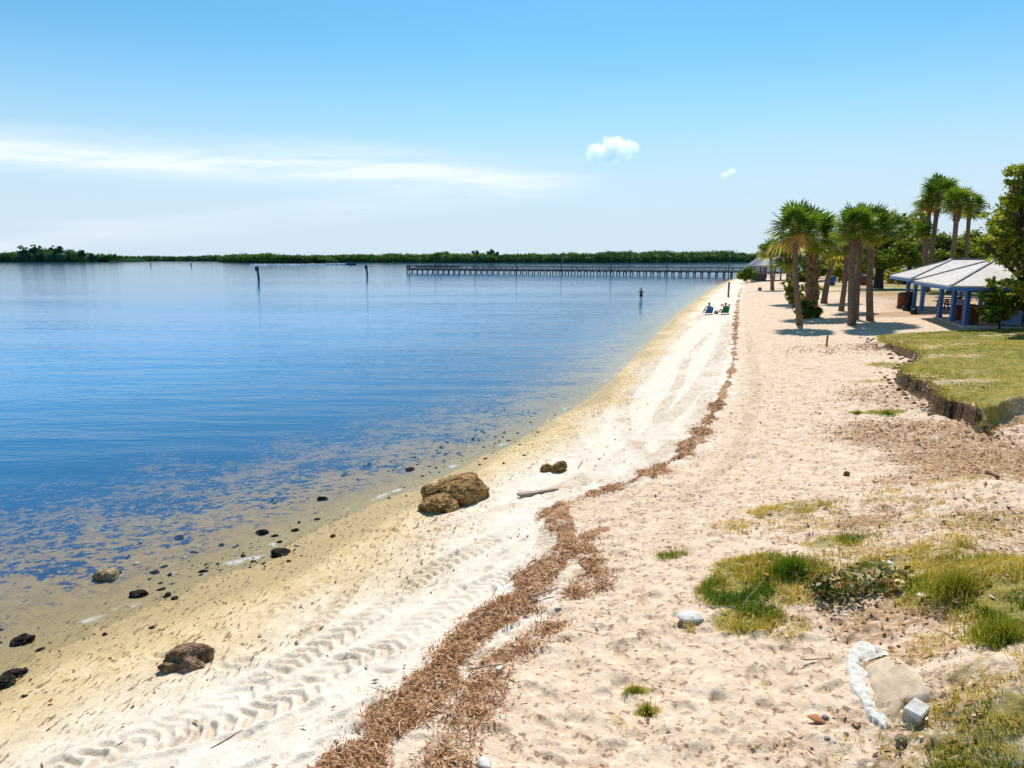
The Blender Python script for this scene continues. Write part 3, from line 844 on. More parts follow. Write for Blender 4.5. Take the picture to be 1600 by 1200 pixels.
o = link('earth_clods', np_mesh('earth_clods', np.vstack(Vs), np.vstack(Fs), {'tint': np.concatenate(Ts)}), leafy('clod_earth', [(0, (.07, .042, .026)), (.5, (.17, .105, .062)), (1, (.42, .29, .18))], 0, .95)); tag(o, 'crumbled clods of brown earth fallen at the foot of the bank', 'earth', kind='stuff')
# bits of shell and black rubble strewn where the ripples end
xx = rng.uniform(-9, 1.5, 9000); yy = rng.uniform(7, 24, 9000); dd_ = land_parts(xx, yy)
kk = (rng.random(9000) < .55 * np.exp(-((dd_ + .9) / 1.1) ** 2)) & (fbm(xx * .8, yy * .8, 16, 3) > .50)
xx, yy = xx[kk], yy[kk]; V0, F0 = ico(1); Vs, Fs, Ts = [], [], []
for i in range(len(xx)):
    s_ = .012 + .05 * rng.random() ** 3; zz = max(float(height(xx[i:i + 1], yy[i:i + 1])[0]), -.03)
    Vs.append(V0 * s_ * rng.uniform(.6, 1.4, 3) * np.array([1, 1, .6]) * (1 + .25 * rng.normal(size=(len(V0), 1))) + np.array([xx[i], yy[i], zz])); Fs.append(F0 + i * len(V0)); Ts.append(np.full(len(V0), np.clip(rng.normal(.0, .12) + (.8 if rng.random() < .12 else 0), 0, 1)))
o = link('shell_rubble', np_mesh('shell_rubble', np.vstack(Vs), np.vstack(Fs), {'tint': np.concatenate(Ts)}), leafy('shell_bits', [(0, (.018, .014, .012)), (.4, (.08, .055, .04)), (.8, (.45, .40, .34)), (1, (.6, .56, .5))], 0, .8))
tag(o, 'black bits of shell and stone strewn through the shallows along the waterline', 'rubble', kind='stuff')
# roots and turf hanging over the cut edge
ex, ey = [], []
for i in range(len(BANK) - 1):
    if BANK[i][0] > 16: continue
    L = np.linalg.norm(BANK[i + 1] - BANK[i]); q = int(L * 110)
    t = rng.random(q); p = BANK[i] + (BANK[i + 1] - BANK[i]) * t[:, None]
    nn = np.array([-(BANK[i + 1] - BANK[i])[1], (BANK[i + 1] - BANK[i])[0]]) / max(L, 1e-6)
    off = rng.normal(.06, .07, q)[:, None]
    p = p + nn * off
    ex.append(p[:, 0]); ey.append(p[:, 1])
x = np.concatenate(ex); y = np.concatenate(ey); n = len(x)
o = blades('bank_roots', x, y, rng.uniform(.03, .15, n), rng.uniform(.006, .016, n), np.clip(rng.normal(.4, .3, n), 0, 1), 1.5, M_leaflit)
tag(o, 'dark roots and dry turf hanging from the cut edge of the bank', 'roots', kind='stuff')
# ================================================================== materials of the things
M_trunk = simple('palm_bark', (.27, .19, .14), (.14, .095, .068), 4, .9, .1, .9, 22, (1, 1, 5), .03)
M_boots = simple('palm_boots', (.30, .19, .11), (.12, .065, .035), 4, .9, .1, .8, 20, (1, 1, 1), .03)
M_bark = simple('oak_bark', (.085, .065, .05), (.04, .03, .024), 4, .9, .1, .8, 14, (1, 1, .3), .03)
M_palm = leafy('palm_frond', [(0, (0.065, 0.142, 0.017)), (.4, (0.147, 0.218, 0.021)), (.7, (0.330, 0.307, 0.033)), (.88, (0.496, 0.354, 0.083)), (1, (0.354, 0.224, 0.106))], .42, .45, .35)
M_oak = leafy('oak_leaf', [(0, (0.056, 0.119, 0.015)), (.5, (0.156, 0.225, 0.022)), (.8, (0.312, 0.344, 0.033)), (1, (0.450, 0.400, 0.056))], .48, .5)
M_bright = leafy('bright_leaf', [(0, (0.060, 0.132, 0.014)), (.5, (0.156, 0.240, 0.024)), (.8, (0.324, 0.348, 0.026)), (1, (0.504, 0.420, 0.048))], .45, .5)
M_yel = leafy('yellow_leaf', [(0, (0.069, 0.115, 0.014)), (.5, (0.218, 0.230, 0.021)), (1, (0.460, 0.380, 0.034))], .4, .5)
M_mang = leafy('mangrove_leaf', [(0, (0.015, 0.072, 0.065)), (.5, (0.062, 0.150, 0.043)), (.8, (0.131, 0.216, 0.041)), (1, (0.225, 0.264, 0.051))], .35, .8, .05)
M_pier = simple('weathered_timber', (.165, .15, .145), (.095, .085, .085), 3, .85, .2, .4, 20, (1, 1, 1))
M_deck = simple('deck_boards', (.42, .31, .25), (.30, .22, .175), 5, .85, .2, .4, 20)
M_blue = simple('blue_paint', (.055, .175, .48), (.045, .15, .42), 5, .5, .4, .1, 20)
M_roof = None
M_conc = simple('concrete', (.55, .52, .48), (.43, .40, .36), 3, .9, .2, .4, 40)
M_slat = simple('red_brown_slats', (.27, .085, .045), (.17, .05, .03), 6, .7, .3, .3, 20, (1, 1, .2))
M_black = simple('black_plastic', (.012, .013, .016), (.02, .02, .024), 5, .28, .5, .1, 10)
M_table = simple('brown_table', (.14, .075, .05), (.09, .05, .035), 6, .7, .3, .2, 20)
M_metal = simple('dark_metal', (.03, .04, .06), (.02, .028, .04), 6, .6, .4, .1, 20)
M_grey = simple('grey_metal', (.30, .31, .32), (.22, .23, .24), 6, .5, .5, .1, 20)
M_white = simple('white_paint', (.75, .75, .73), (.68, .67, .64), 6, .6, .3, .2, 20)
M_rock = None

def roof_mat():
    n = NT('metal_roof'); P = n.obj()
    c = n.mix(n.ss(n.noise(P, 1.2, 4, .6), .3, .7), (.64, .555, .49), (.54, .465, .42))
    c = n.mix(n.ss(n.noise(n.mapping(P, (3, .6, 1)), 2, 3), .5, .75), c, (.70, .62, .56))
    return n.done(n.pbsdf(c, .5, .4, n.bump(n.noise(P, 9, 2), .12, .02)))
M_roof = roof_mat()
M_roofg = simple('grey_roof', (.44, .42, .42), (.36, .35, .36), 2, .5, .4, .1, 20)
M_ridge = simple('ridge_cap', (.30, .285, .28), (.25, .24, .24), 4, .5, .4, .1, 20)

def rock_mat(name, top, dark, gold):
    n = NT(name); P = n.obj()
    f1 = n.noise(P, 3.0, 6, .68, .4); f2 = n.noise(P, 11, 5, .65); f3 = n.noise(P, 34, 4, .6)
    c = n.mix(n.ss(f1, .40, .58), dark, top)
    c = n.mix(n.ss(f2, .5, .66), c, gold)
    c = n.mix(n.ss(f3, .55, .70), c, tuple(x * .35 for x in dark))
    vor = n.n('ShaderNodeTexVoronoi'); vor.inputs['Scale'].default_value = 16; n.l(P, vor.inputs['Vector'])
    pit = n.ss(vor.outputs['Distance'], .05, .35)
    c = n.mix(n.math('MULTIPLY', n.math('SUBTRACT', 1.0, pit), .5), c, tuple(x * .4 for x in dark))
    h = n.math('ADD', n.math('MULTIPLY', f2, .8), n.math('MULTIPLY', f3, .5)); h = n.math('ADD', h, n.math('MULTIPLY', pit, .5))
    return n.done(n.pbsdf(c, .9, .15, n.bump(h, 1.0, .06)))
M_rock = rock_mat('golden_limerock', (.40, .235, .085), (.11, .062, .022), (.54, .33, .12))
M_rock2 = rock_mat('grey_brown_rock', (.32, .21, .14), (.15, .085, .045), (.42, .25, .11))
M_rock3 = rock_mat('tan_rock', (.42, .32, .19), (.20, .13, .06), (.55, .46, .32))
M_oyst = rock_mat('oyster_clump', (.045, .032, .022), (.014, .010, .008), (.10, .08, .06))
def white_mat():
    n = NT('white_stone'); P = n.obj()
    c = n.mix(n.ss(n.noise(P, 9, 5, .7), .35, .62), (.78, .75, .69), (.60, .55, .47))
    c = n.mix(n.math('MULTIPLY', n.ss(n.noise(P, 22, 4, .7), .55, .68), .7), c, (.36, .26, .17))
    h = n.math('ADD', n.noise(P, 26, 5, .7), n.math('MULTIPLY', n.noise(P, 80, 3), .4))
    return n.done(n.pbsdf(c, .95, .1, n.bump(h, .9, .02)))
M_wht = white_mat()

# ================================================================== leaves
def clumps(lobes, nleaf, size, seed, tint0=.5, per=40, shell=.55, csize=.16, up=.5):
    """leaf quads gathered in twigs spread through ellipsoid lobes (cx,cy,cz,rx,ry,rz)"""
    g = np.random.default_rng(seed)
    vol = np.array([(l[3] * l[4] * l[5]) ** .67 for l in lobes]); vol /= vol.sum()
    nc = max(1, nleaf // per)
    li = g.choice(len(lobes), nc, p=vol); L = np.array(lobes)[li]
    d = g.normal(size=(nc, 3)); d /= np.linalg.norm(d, axis=1)[:, None]
    rr = shell + (1.06 - shell) * g.random(nc) ** .7
    C = L[:, :3] + d * rr[:, None] * L[:, 3:6]
    big = np.maximum(L[:, 3], L[:, 4])
    sp = csize * big * (.6 + .8 * g.random(nc))
    n = nc * per
    P = np.repeat(C, per, 0) + g.normal(size=(n, 3)) * np.repeat(sp, per)[:, None] * np.array([1, 1, .62])
    dir_ = np.repeat(d, per, 0)
    tint = tint0 + np.repeat(g.normal(0, .17, nc), per) + g.normal(0, .12, n)
    return leaf_quads(P, dir_, size, g, up), np.clip(tint, 0, 1)

def leaf_quads(P, dir_, size, g, up=.5):
    n = len(P)
    nrm = g.normal(size=(n, 3)) * .75 + dir_ * .5 + np.array([0, 0, up]); nrm /= np.linalg.norm(nrm, axis=1)[:, None]
    a = np.cross(nrm, g.normal(size=(n, 3))); a /= np.linalg.norm(a, axis=1)[:, None]; b = np.cross(nrm, a)
    s = (size * (.55 + .9 * g.random(n)))[:, None]
    V = np.stack([P - a * s * .5, P + b * s * .27 + nrm * s * .06, P + a * s * .55, P - b * s * .27 + nrm * s * .06], 1).reshape(-1, 3)
    return V

def leaf_mesh(name, V, tint):
    n = len(V) // 4
    F = np.arange(n)[:, None] * 4 + np.array([[0, 1, 2, 3]])
    return np_mesh(name, V, F, {'tint': np.repeat(tint, 4)})

def tree(name, label, cat, loc, lobes, nleaf, size, seed, mat=None, trunk_r=.3, group=None, tint0=.5, fork=.35, bark=None, csize=.16, shell=.55, bend=0.0, stem=True):
    t = thing(name, label, cat, loc, 0, group)
    r = random.Random(seed)
    if stem:
        zt = min(l[2] - l[5] for l in lobes); top = max(l[2] for l in lobes)
        zf = max(zt * .95, top * fork * .55)
        m = MB(); cx = sum(l[0] for l in lobes) / len(lobes) * .3
        p0 = Vector((0, 0, -.25)); pf = Vector((cx * .6 + bend, r.uniform(-.1, .1), zf))
        m.tube([p0, p0.lerp(pf, .12), p0.lerp(pf, .5) + Vector((r.uniform(-.1, .1), 0, 0)), pf], [trunk_r * 1.5, trunk_r * 1.1, trunk_r * .92, trunk_r * .8], 10, jit=.06)
        for l in lobes:
            c = Vector(l[:3]); mid = pf.lerp(c, .5) + Vector((r.uniform(-.3, .3), r.uniform(-.3, .3), -abs(c.x) * .06 + r.uniform(0, .3)))
            m.tube([pf - Vector((0, 0, .15)), pf.lerp(mid, .5), mid, c, c + Vector((r.uniform(-.5, .5), r.uniform(-.5, .5), .6)) * l[5] * .6], [trunk_r * .6, trunk_r * .46, trunk_r * .34, trunk_r * .18, trunk_r * .05], 7, jit=.05)
            for k in range(3):
                e = c + Vector((r.uniform(-1, 1) * l[3], r.uniform(-1, 1) * l[4], r.uniform(-.4, .8) * l[5])) * .8
                m.tube([mid.lerp(c, .5), (mid.lerp(c, .5) + e) / 2 + Vector((0, 0, -.1)), e], [trunk_r * .2, trunk_r * .12, trunk_r * .04], 5)
        m.build('trunk', bark or M_bark, t, True)
    V, ti = clumps(lobes, nleaf, size, seed, tint0, csize=csize, shell=shell)
    # sun-bleached tops, as the younger leaves stand
    link('crown', leaf_mesh('crown', V, ti), mat or M_oak, t)
    return t

# ================================================================== palms
def palm_crown(seed, nf=38, R_=1.6, yellow=0.0):
    g = random.Random(seed); V = []; F = []; T = []
    def tri(a, b, c, t):
        i = len(V); V.extend([a[:], b[:], c[:]]); F.append((i, i + 1, i + 2)); T.extend([t] * 3)
    for i in range(nf):
        az = i * 2.39996 + g.uniform(-.25, .25); q = (i + .5) / nf
        th = R(5 + 102 * q ** .9 + g.uniform(-9, 9))
        o = Vector((cos(az), sin(az), 0)); d0 = o * sin(th) + Vector((0, 0, cos(th)))
        Lp = R_ * g.uniform(.36, .50) * (1.05 - .25 * q)
        base = o * .10 * R_ * .6 - Vector((0, 0, .25 * q * R_ * .6))
        d1 = (d0 + Vector((0, 0, -.28)) * sin(th)).normalized()
        e = base + d0 * Lp * .6 + d1 * Lp * .4
        s = d1.cross(Vector((0, 0, 1)))
        if s.length < .05: s = Vector((1, 0, 0))
        s.normalize(); n = s.cross(d1)
        rol = g.uniform(-.35, .35); s, n = s * cos(rol) + n * sin(rol), n * cos(rol) - s * sin(rol)
        dead = q > .90 and g.random() < .3
        t0 = (.9 + g.uniform(0, .1)) if dead else min(.85, max(0, .09 + .27 * q ** 1.6 + yellow + g.gauss(0, .12)))
        w = .018 * R_
        tri(base + s * w, base - s * w, e, min(1, t0 + .2)); tri(base + n * w, base - n * w, e, min(1, t0 + .2))
        nl = 19; Lf0 = R_ * g.uniform(.52, .66); droop = g.uniform(.10, .32) + (.5 if dead else 0)
        for k in range(nl):
            ph = R(-128 + 256 * k / (nl - 1)); c_ = abs(ph) / R(128)
            Lf = Lf0 * (1.05 - .32 * c_ ** 1.5) * g.uniform(.9, 1.08)
            dd = d1 * cos(ph) + s * sin(ph) + n * (-.16 * c_)
            dd.normalize()
            rib = e + d1 * Lf0 * .13 * (1 - c_)
            wd = Lf * .068; pr = dd.cross(n).normalized()
            m1 = rib + dd * Lf * .52 + Vector((0, 0, -droop * .16 * Lf)) + n * .03 * Lf * (1 if k % 2 else -1)
            tip = rib + dd * Lf * .94 + Vector((0, 0, -droop * .75 * Lf))
            tt = min(1, max(0, t0 + g.gauss(0, .06)))
            tri(rib, m1 + pr * wd, m1 - pr * wd, tt); tri(m1 + pr * wd, tip, m1 - pr * wd, tt + (.1 if tt < .8 else 0))
    return np_mesh('crown', np.array(V), np.array(F), {'tint': np.array(T)})

CROWNS = [palm_crown(11, 30), palm_crown(23, 34, yellow=.02), palm_crown(37, 28, yellow=.14), palm_crown(51, 31, yellow=.05)]

def boots_mesh(r0, r1, z0, z1, n, seed):
    g = random.Random(seed); m = MB()
    for i in range(n):
        z = z0 + (z1 - z0) * i / n; a = i * 2.39996; rr = r0 + (r1 - r0) * (i / n)
        o = Vector((cos(a), sin(a), 0)); sgn = 1 if i % 2 else -1
        t = Vector((-sin(a), cos(a), 0)) * sgn
        b = o * rr * .8 + Vector((0, 0, z)); tp = b + o * (.10 + .10 * g.random()) * (rr / .25) ** .5 + Vector((0, 0, .24 + .14 * g.random())) + t * .10
        m.tube([b - t * .05, (b + tp) / 2 + o * .02, tp], [.085, .06, .035], 5)
    return m

def palm(label, base, top, cr_px, r, crown, group='sabal palms on the beach', boot=.6, rz=0.0, bend=None, fat=False, hang=None):
    """base: Vector on the ground, top: Vector where the crown springs, cr: crown radius in metres"""
    t = thing('palm_tree', label, 'palm tree', base, 0, group)
    top = top - base; m = MB()
    b = bend or (0, 0); K = 9; pts = []; rad = []
    for i in range(K + 1):
        q = i / K
        p = top * q + Vector((b[0], b[1], 0)) * sin(pi * q) ; p.z = top.z * q - (.25 if i == 0 else 0)
        pts.append(p); rad.append(r * (1.45 if i == 0 else 1.12 - .2 * q + (.06 * sin(q * 9))))
    m.tube(pts, rad, 12, jit=.03)
    link('trunk', m.mesh('trunk', True), M_trunk if not fat else M_boots, t)
    if fat:
        bm_ = boots_mesh(r * 1.0, r * .95, .3, top.z, 130, 5)
        for i, v in enumerate(bm_.v):
            q = max(0, min(1, v[2] / top.z)); bm_.v[i] = (v[0] + top.x * q + b[0] * sin(pi * q), v[1] + top.y * q + b[1] * sin(pi * q), v[2])
        bm_.build('leaf_boots', M_boots, t, True)
    else:
        hb = boot
        bm_ = boots_mesh(r * .95, r * 1.25, -hb, .1, int(16 + hb * 14), 3)
        lean = top.normalized()
        for i, v in enumerate(bm_.v):
            bm_.v[i] = (v[0] + top.x * (1 + v[2] / top.z * .8), v[1] + top.y * (1 + v[2] / top.z * .8), v[2] + top.z)
        bm_.build('leaf_boots', M_boots, t, True)
    c = link('crown', CROWNS[crown], M_palm, t, top + Vector((0, 0, -.05))); s = cr_px / 1.6
    gt = random.Random(int(cr_px * 977 + rz * 131)); c.scale = (s * gt.uniform(.9, 1.05), s * gt.uniform(.92, 1.06), s * gt.uniform(.88, 1.08)); c.rotation_euler = (gt.uniform(-.16, .16), gt.uniform(-.16, .16), rz)
    return t

def palm_px(label, b, tp, crpx, wpx, crown, D=None, **k):
    if D is None:
        base = G(*b)
    else:
        p = at_depth(b[0], b[1], D); base = Vector((p.x, p.y, gz(p.x, p.y)))
    Dg = base.y + k.pop('dy', 0)
    top = at_depth(tp[0], tp[1], Dg)
    sc = Dg / FOC
    return palm(label, base, top, crpx * sc * 1.0, wpx * sc / 2, crown, **k)

palm_px('slender sabal palm standing nearest the shore with a thin bare grey trunk', (1250, 508), (1243, 356), 44, 8, 0, boot=.7, rz=.4, bend=(-.12, 0))
palm_px('stout sabal palm with a thick trunk covered in criss-cross leaf boots', (1267, 494), (1267, 366), 54, 17, 1, rz=1.1, fat=True, bend=(.1, 0))
palm_px('dark leaning sabal palm between the stout booted palm and a slim straight palm', (1287, 474), (1305, 392), 33, 8, 2, boot=.5, rz=2.0, bend=(-.1, 0))
palm_px('slim sabal palm with a narrow reddish trunk beside the thickest bare trunk', (1314, 486), (1323, 385), 36, 7, 3, boot=.7, rz=.9, bend=(.1, 0))
palm_px('tall sabal palm with the thickest bare trunk and a dark collar of boots', (1331, 508), (1336, 355), 43, 10, 1, boot=1.4, rz=2.6, bend=(-.1, 0))
palm_px('sabal palm half hidden close behind the thickest bare trunk', (1337, 499), (1348, 352), 40, 7.5, 0, boot=.7, rz=1.7, bend=(-.05, 0))
palm_px('sabal palm with a pale trunk under a long dark boot collar, towards the shelters', (1360, 501), (1366, 358), 44, 9, 3, boot=1.5, rz=.2, bend=(-.16, 0))
palm_px('small young palm alone on the open sand in front of the round gazebo', (1207, 453), (1204, 392), 20, 5, 2, boot=.5, group='sabal palms on the beach')
palm_px('short leafy palm crowding low behind the slender shore palm', (1238, 474), (1232, 400), 34, 9, 1, boot=.6, rz=.5)
palm_px('little palm whose tuft shows above the tip of the gazebo roof', (1196, 436), (1192, 389), 11, 4, 0, D=158, boot=.4)
BG_ = 'tall sabal palms behind the shelters'
palm_px('tallest palm of the pair behind the far shelter, with the highest crown', (1450, 440), (1467, 305), 36, 6.5, 1, D=80, boot=.8, group=BG_, rz=1.0)
palm_px('tall palm with a thin trunk and a half-hidden crown just below the highest crown', (1444, 440), (1453, 318), 27, 5.5, 0, D=83, boot=.6, group=BG_, rz=2.2)
palm_px('shorter palm with a stubby dark boot collar beneath the two highest crowns', (1448, 440), (1444, 362), 22, 6, 3, D=78, boot=1.0, group=BG_, rz=.2)
palm_px('dark tall palm with a thick boot collar rising over the far shelter ridge', (1485, 440), (1497, 318), 31, 7, 3, D=74, boot=1.9, group=BG_, rz=2.9)
palm_px('tall palm with the outermost dark crown, next to the leafy tree by the near shelter', (1508, 440), (1515, 325), 29, 5.5, 1, D=77, boot=.9, group=BG_, rz=.7)

# ================================================================== broadleaf trees and shrubs
def tree_px(name, label, cat, base, D, lobes_px, nleaf, size, seed, **k):
    """lobes given in pixels: (u, v, ru, rv, depth offset in metres)"""
    p = at_depth(base[0], base[1], D); b = Vector((p.x, p.y, gz(p.x, p.y))); L = []
    for u, v, ru, rv, dz in lobes_px:
        c = at_depth(u, v, D + dz); s = (D + dz) / FOC
        L.append((c.x - b.x, c.y - b.y, c.z - b.z, ru * s, (ru + rv) / 2 * s, rv * s))
    return tree(name, label, cat, b, L, nleaf, size, seed, **k)

tree_px('oak_tree', 'spreading dark oak with a short crooked trunk, behind the palm clump', 'tree', (1372, 450), 88,
        [(1352, 385, 22, 16, -1), (1385, 375, 26, 22, 1), (1365, 350, 24, 18, 2), (1395, 352, 24, 18, 3), (1410, 392, 24, 15, -2), (1340, 400, 16, 11, 2), (1378, 402, 30, 12, -3), (1425, 408, 18, 9, -2)], 15000, .36, 101, trunk_r=.55, tint0=.36)
GT = 'trees behind the picnic shelters'
tree_px('oak_tree', 'pale green tree filling the gap between the dark oak and the highest palms', 'tree', (1420, 446), 112,
        [(1412, 360, 20, 18, 0), (1428, 350, 18, 20, 1), (1430, 385, 24, 22, -2), (1405, 395, 20, 18, -1)], 11000, .42, 102, trunk_r=.4, tint0=.62, group=GT)
tree_px('oak_tree', 'low dark tree standing directly behind the far shelter roof and under the tall palms', 'tree', (1462, 446), 105,
        [(1462, 385, 24, 18, 0), (1440, 400, 20, 16, 1), (1482, 392, 22, 17, -1), (1465, 408, 26, 14, -3)], 10000, .42, 103, trunk_r=.4, tint0=.40, group=GT)
tree_px('oak_tree', 'rounded green tree between the dark tall palm and the outermost palm crown', 'tree', (1506, 446), 110,
        [(1498, 388, 20, 18, 0), (1520, 382, 22, 18, 1), (1535, 392, 22, 18, 0), (1512, 405, 26, 15, -2)], 10000, .42, 104, trunk_r=.4, tint0=.55, group=GT)
tree_px('oak_tree', 'green tree seen through the branches of the big leafy tree at the picture edge', 'tree', (1575, 446), 100,
        [(1560, 385, 24, 22, 0), (1590, 375, 26, 26, 1), (1610, 390, 26, 22, 0), (1575, 405, 30, 18, -2)], 9000, .42, 105, trunk_r=.4, tint0=.5, group=GT)
tree_px('oak_tree', 'dense green tree showing between the palm crowns of the clump', 'tree', (1300, 446), 122,
        [(1285, 398, 22, 16, 0), (1310, 388, 24, 20, 1), (1332, 395, 22, 18, 0), (1270, 408, 16, 12, -2)], 9000, .42, 106, trunk_r=.4, tint0=.42, group=GT)
for i, (u, v, ru, rv, D, ti, lab) in enumerate([
        (1277, 421, 13, 9, 116, .5, 'green shrub below the little white shelter roof'), (1312, 424, 14, 12, 112, .78, 'bright yellow-green shrub between the leaning palm and the slim palm'),
        (1349, 421, 9, 12, 110, .9, 'yellowest shrub, seen right beside the thickest palm trunk'), (1396, 425, 13, 15, 104, .78, 'pale green shrub just past the oak trunk by the far shelter'),
        (1412, 432, 11, 9, 100, .6, 'small shrub peeping from under the far shelter eave'), (1440, 424, 18, 10, 112, .66, 'low green shrub seen under the far shelter roof behind the posts'),
        (1332, 428, 10, 9, 118, .6, 'mid green shrub glimpsed between two palm trunks'), (1256, 428, 14, 12, 120, .45, 'dark green shrub behind the stout booted palm'), (1368, 428, 12, 10, 108, .8, 'yellow-green shrub hidden behind the oak trunk')]):
    tree_px('shrub', lab, 'shrub', (u, 440), D, [(u, v, ru, rv, 0), (u + ru * .5, v + rv * .4, ru * .7, rv * .7, -1), (u - ru * .5, v + rv * .4, ru * .7, rv * .7, -1)], 3200, .34, 200 + i, mat=M_bright, trunk_r=.12, group='shrubs along the path behind the palms', tint0=ti)

# the big leafy tree at the edge of the picture
tree_px('broadleaf_tree', 'large leafy tree overhanging the near shelter roof, cut off by the picture edge', 'tree', (1632, 508), 37.5,
        [(1600, 395, 38, 34, 0), (1572, 345, 34, 20, .5), (1602, 328, 34, 26, 0), (1622, 300, 38, 30, 0), (1580, 315, 18, 11, -.5), (1597, 268, 24, 11, 0), (1560, 370, 24, 16, -.4), (1605, 440, 28, 28, -1), (1655, 360, 60, 70, 0), (1650, 440, 50, 40, 0), (1583, 285, 14, 6, 0), (1563, 352, 16, 12, .6), (1540, 380, 14, 8, -.2)],
        26000, .20, 107, mat=M_oak, trunk_r=.3, tint0=.74, csize=.15, shell=.35)
tree_px('leafy_bush', 'rounded glossy bush growing in front of the near shelter', 'bush', (1560, 508), 38.6,
        [(1556, 462, 20, 20, 0), (1548, 482, 16, 17, -.2), (1572, 478, 20, 20, .2), (1560, 446, 14, 10, .2), (1552, 438, 9, 8, 0), (1580, 462, 16, 18, .3), (1545, 495, 12, 9, -.2)],
        7500, .17, 108, mat=M_bright, trunk_r=.07, tint0=.40, csize=.15, shell=.4)
tree_px('round_shrub', 'green shrub hugging the corner of the gazebo deck at the end of the pier', 'shrub', (1167, 438), 131,
        [(1168, 428, 11, 9, 0), (1161, 431, 9, 7, 0), (1174, 427, 8, 8, -.5), (1168, 421, 7, 5, 0)], 4200, .30, 109, mat=M_bright, trunk_r=.1, tint0=.38)
b = G(1243, 496)
tree('yellow_shrub', 'yellow-green shrub sprouting beside the foot of the slender shore palm', 'shrub', G(1240, 480),
     [(-.2, 0, 1.3, .55, .5, .7), (.2, -.2, .8, .6, .5, .6), (-.45, .4, 1.9, .5, .5, .6), (.35, .1, 1.5, .45, .5, .6), (.1, -.9, .55, .5, .5, .5)], 4200, .19, 110, mat=M_yel, trunk_r=.05, tint0=.5)
tree('dark_shrub', 'dark low foliage packed around the foot of the stout booted palm', 'shrub', G(1262, 497),
     [(-.3, 0, .5, .55, .5, .5), (.45, -.1, .4, .5, .45, .4), (0, .2, .9, .45, .45, .5), (-.1, -.3, .3, .6, .3, .3)], 3000, .17, 111, mat=M_oak, trunk_r=.04, tint0=.2)
tree('young_plant', 'small broad-leaved plant beside the leaning palm', 'plant', G(1279, 467),
     [(0, 0, .9, .5, .4, .28), (-.5, 0, .6, .35, .3, .25), (.45, 0, 1.0, .35, .3, .2)], 700, .2, 112, mat=M_bright, trunk_r=.05, tint0=.6)

# ================================================================== far shores
def forest_strip(name, label, pts, hfun, depth_m, dens, leaf, seed, tint0=.55):
    """a belt of mangroves along a shore polyline: dark inner bank and a skin of leaf clumps"""
    g = np.random.default_rng(seed)
    P = catmull(pts, 6); seg = np.linalg.norm(np.diff(P, axis=0), axis=1); s = np.concatenate([[0], np.cumsum(seg)])
    Ltot = s[-1]
    def along(q): return np.stack([np.interp(q, s, P[:, 0]), np.interp(q, s, P[:, 1])], 1)
    def nrm(q):
        d = along(q + .5) - along(q - .5); d /= np.linalg.norm(d, axis=1)[:, None] + 1e-9
        n_ = np.stack([-d[:, 1], d[:, 0]], 1)
        return n_ * np.sign(n_[:, 1:2] + 1e-9)
    # bank
    q = np.linspace(0, Ltot, int(Ltot / 3) + 2); c = along(q); n_ = nrm(q); h = hfun(q / Ltot, c)
    prof = [(0, -.3), (.4, .30), (2.0, .50), (depth_m * .3, .66), (depth_m, .5)]
    V = np.concatenate([np.column_stack([c + n_ * o, np.where(k < 0, -.4, h * k) * (1 + 0 * q)]) for o, k in prof])
    m = len(q); i = (np.arange(len(prof) - 1)[:, None] * m + np.arange(m - 1)[None, :]).ravel()
    Fb = np.stack([i, i + 1, i + m + 1, i + m], 1); tb = np.full(len(V), .3)
    # crowns as clumps
    nc = int(Ltot * dens * 3.2); qc = g.uniform(0, Ltot, nc); cc = along(qc); nn = nrm(qc)
    off = g.random(nc) ** 2.2 * depth_m * .5; hh = hfun(qc / Ltot, cc)
    zz = hh * np.where(off < 3.0, g.uniform(.08, .95, nc), g.uniform(.80, .97, nc))
    C = np.column_stack([cc + nn * off[:, None] - nn * .3, zz])
    per = 12; n = nc * per
    sp = np.repeat(hh * .09 + .25, per)[:, None]
    Pp = np.repeat(C, per, 0) + g.normal(size=(n, 3)) * sp * np.array([1.2, 1.2, .8])
    Pp[:, 2] = np.maximum(Pp[:, 2], .05)
    VL = leaf_quads(Pp, np.repeat(np.column_stack([-nn, np.full(nc, .4)]), per, 0), leaf, g)
    hrel = Pp[:, 2] / np.repeat(hh, per)
    tl = np.clip(tint0 + np.repeat(g.normal(0, .22, nc), per) + g.normal(0, .1, n), 0, 1)
    F = np.arange(n)[:, None] * 4 + np.array([[0, 1, 2, 3]]) + len(V)
    me = np_mesh(name, np.vstack([V, VL]), np.vstack([Fb, F]), {'tint': np.concatenate([tb, np.repeat(tl, 4)])})
    o = link(name, me, M_mang)
    return tag(o, label, 'forest', kind='stuff')

def far(u, v): return plane_pt(u, v, 0)
def hf(base, var, sc, seed, pts=None):
    def f(t, c):
        b = np.interp(t, *base)
        return b * (1 + var * 2 * (fbm(c[:, 0] / sc, c[:, 1] / sc, seed, 4) - .5))
    return f
forest_strip('mangrove_forest', 'low dark wooded island at the far end of the open water, with taller trees on it', [far(-160, 408.8), far(-60, 409.2), far(40, 409.3), far(110, 409.3), far(150, 409), far(168, 408.6)],
             hf(([0, .49, .55, .62, .75, .82, .91, 1], [8, 8, 7.5, 11, 12, 9, 6, 2]), .3, 14, 5), 40, 1.3, 1.9, 301, .45)
forest_strip('mangrove_forest', 'thin distant line of mangroves between the wooded island and the nearer mangrove shore', [far(150, 407.6), far(250, 407.6), far(350, 407.8), far(420, 407.9)],
             hf(([0, 1], [5.0, 6.2]), .35, 20, 6), 40, .8, 2.0, 302, .4)
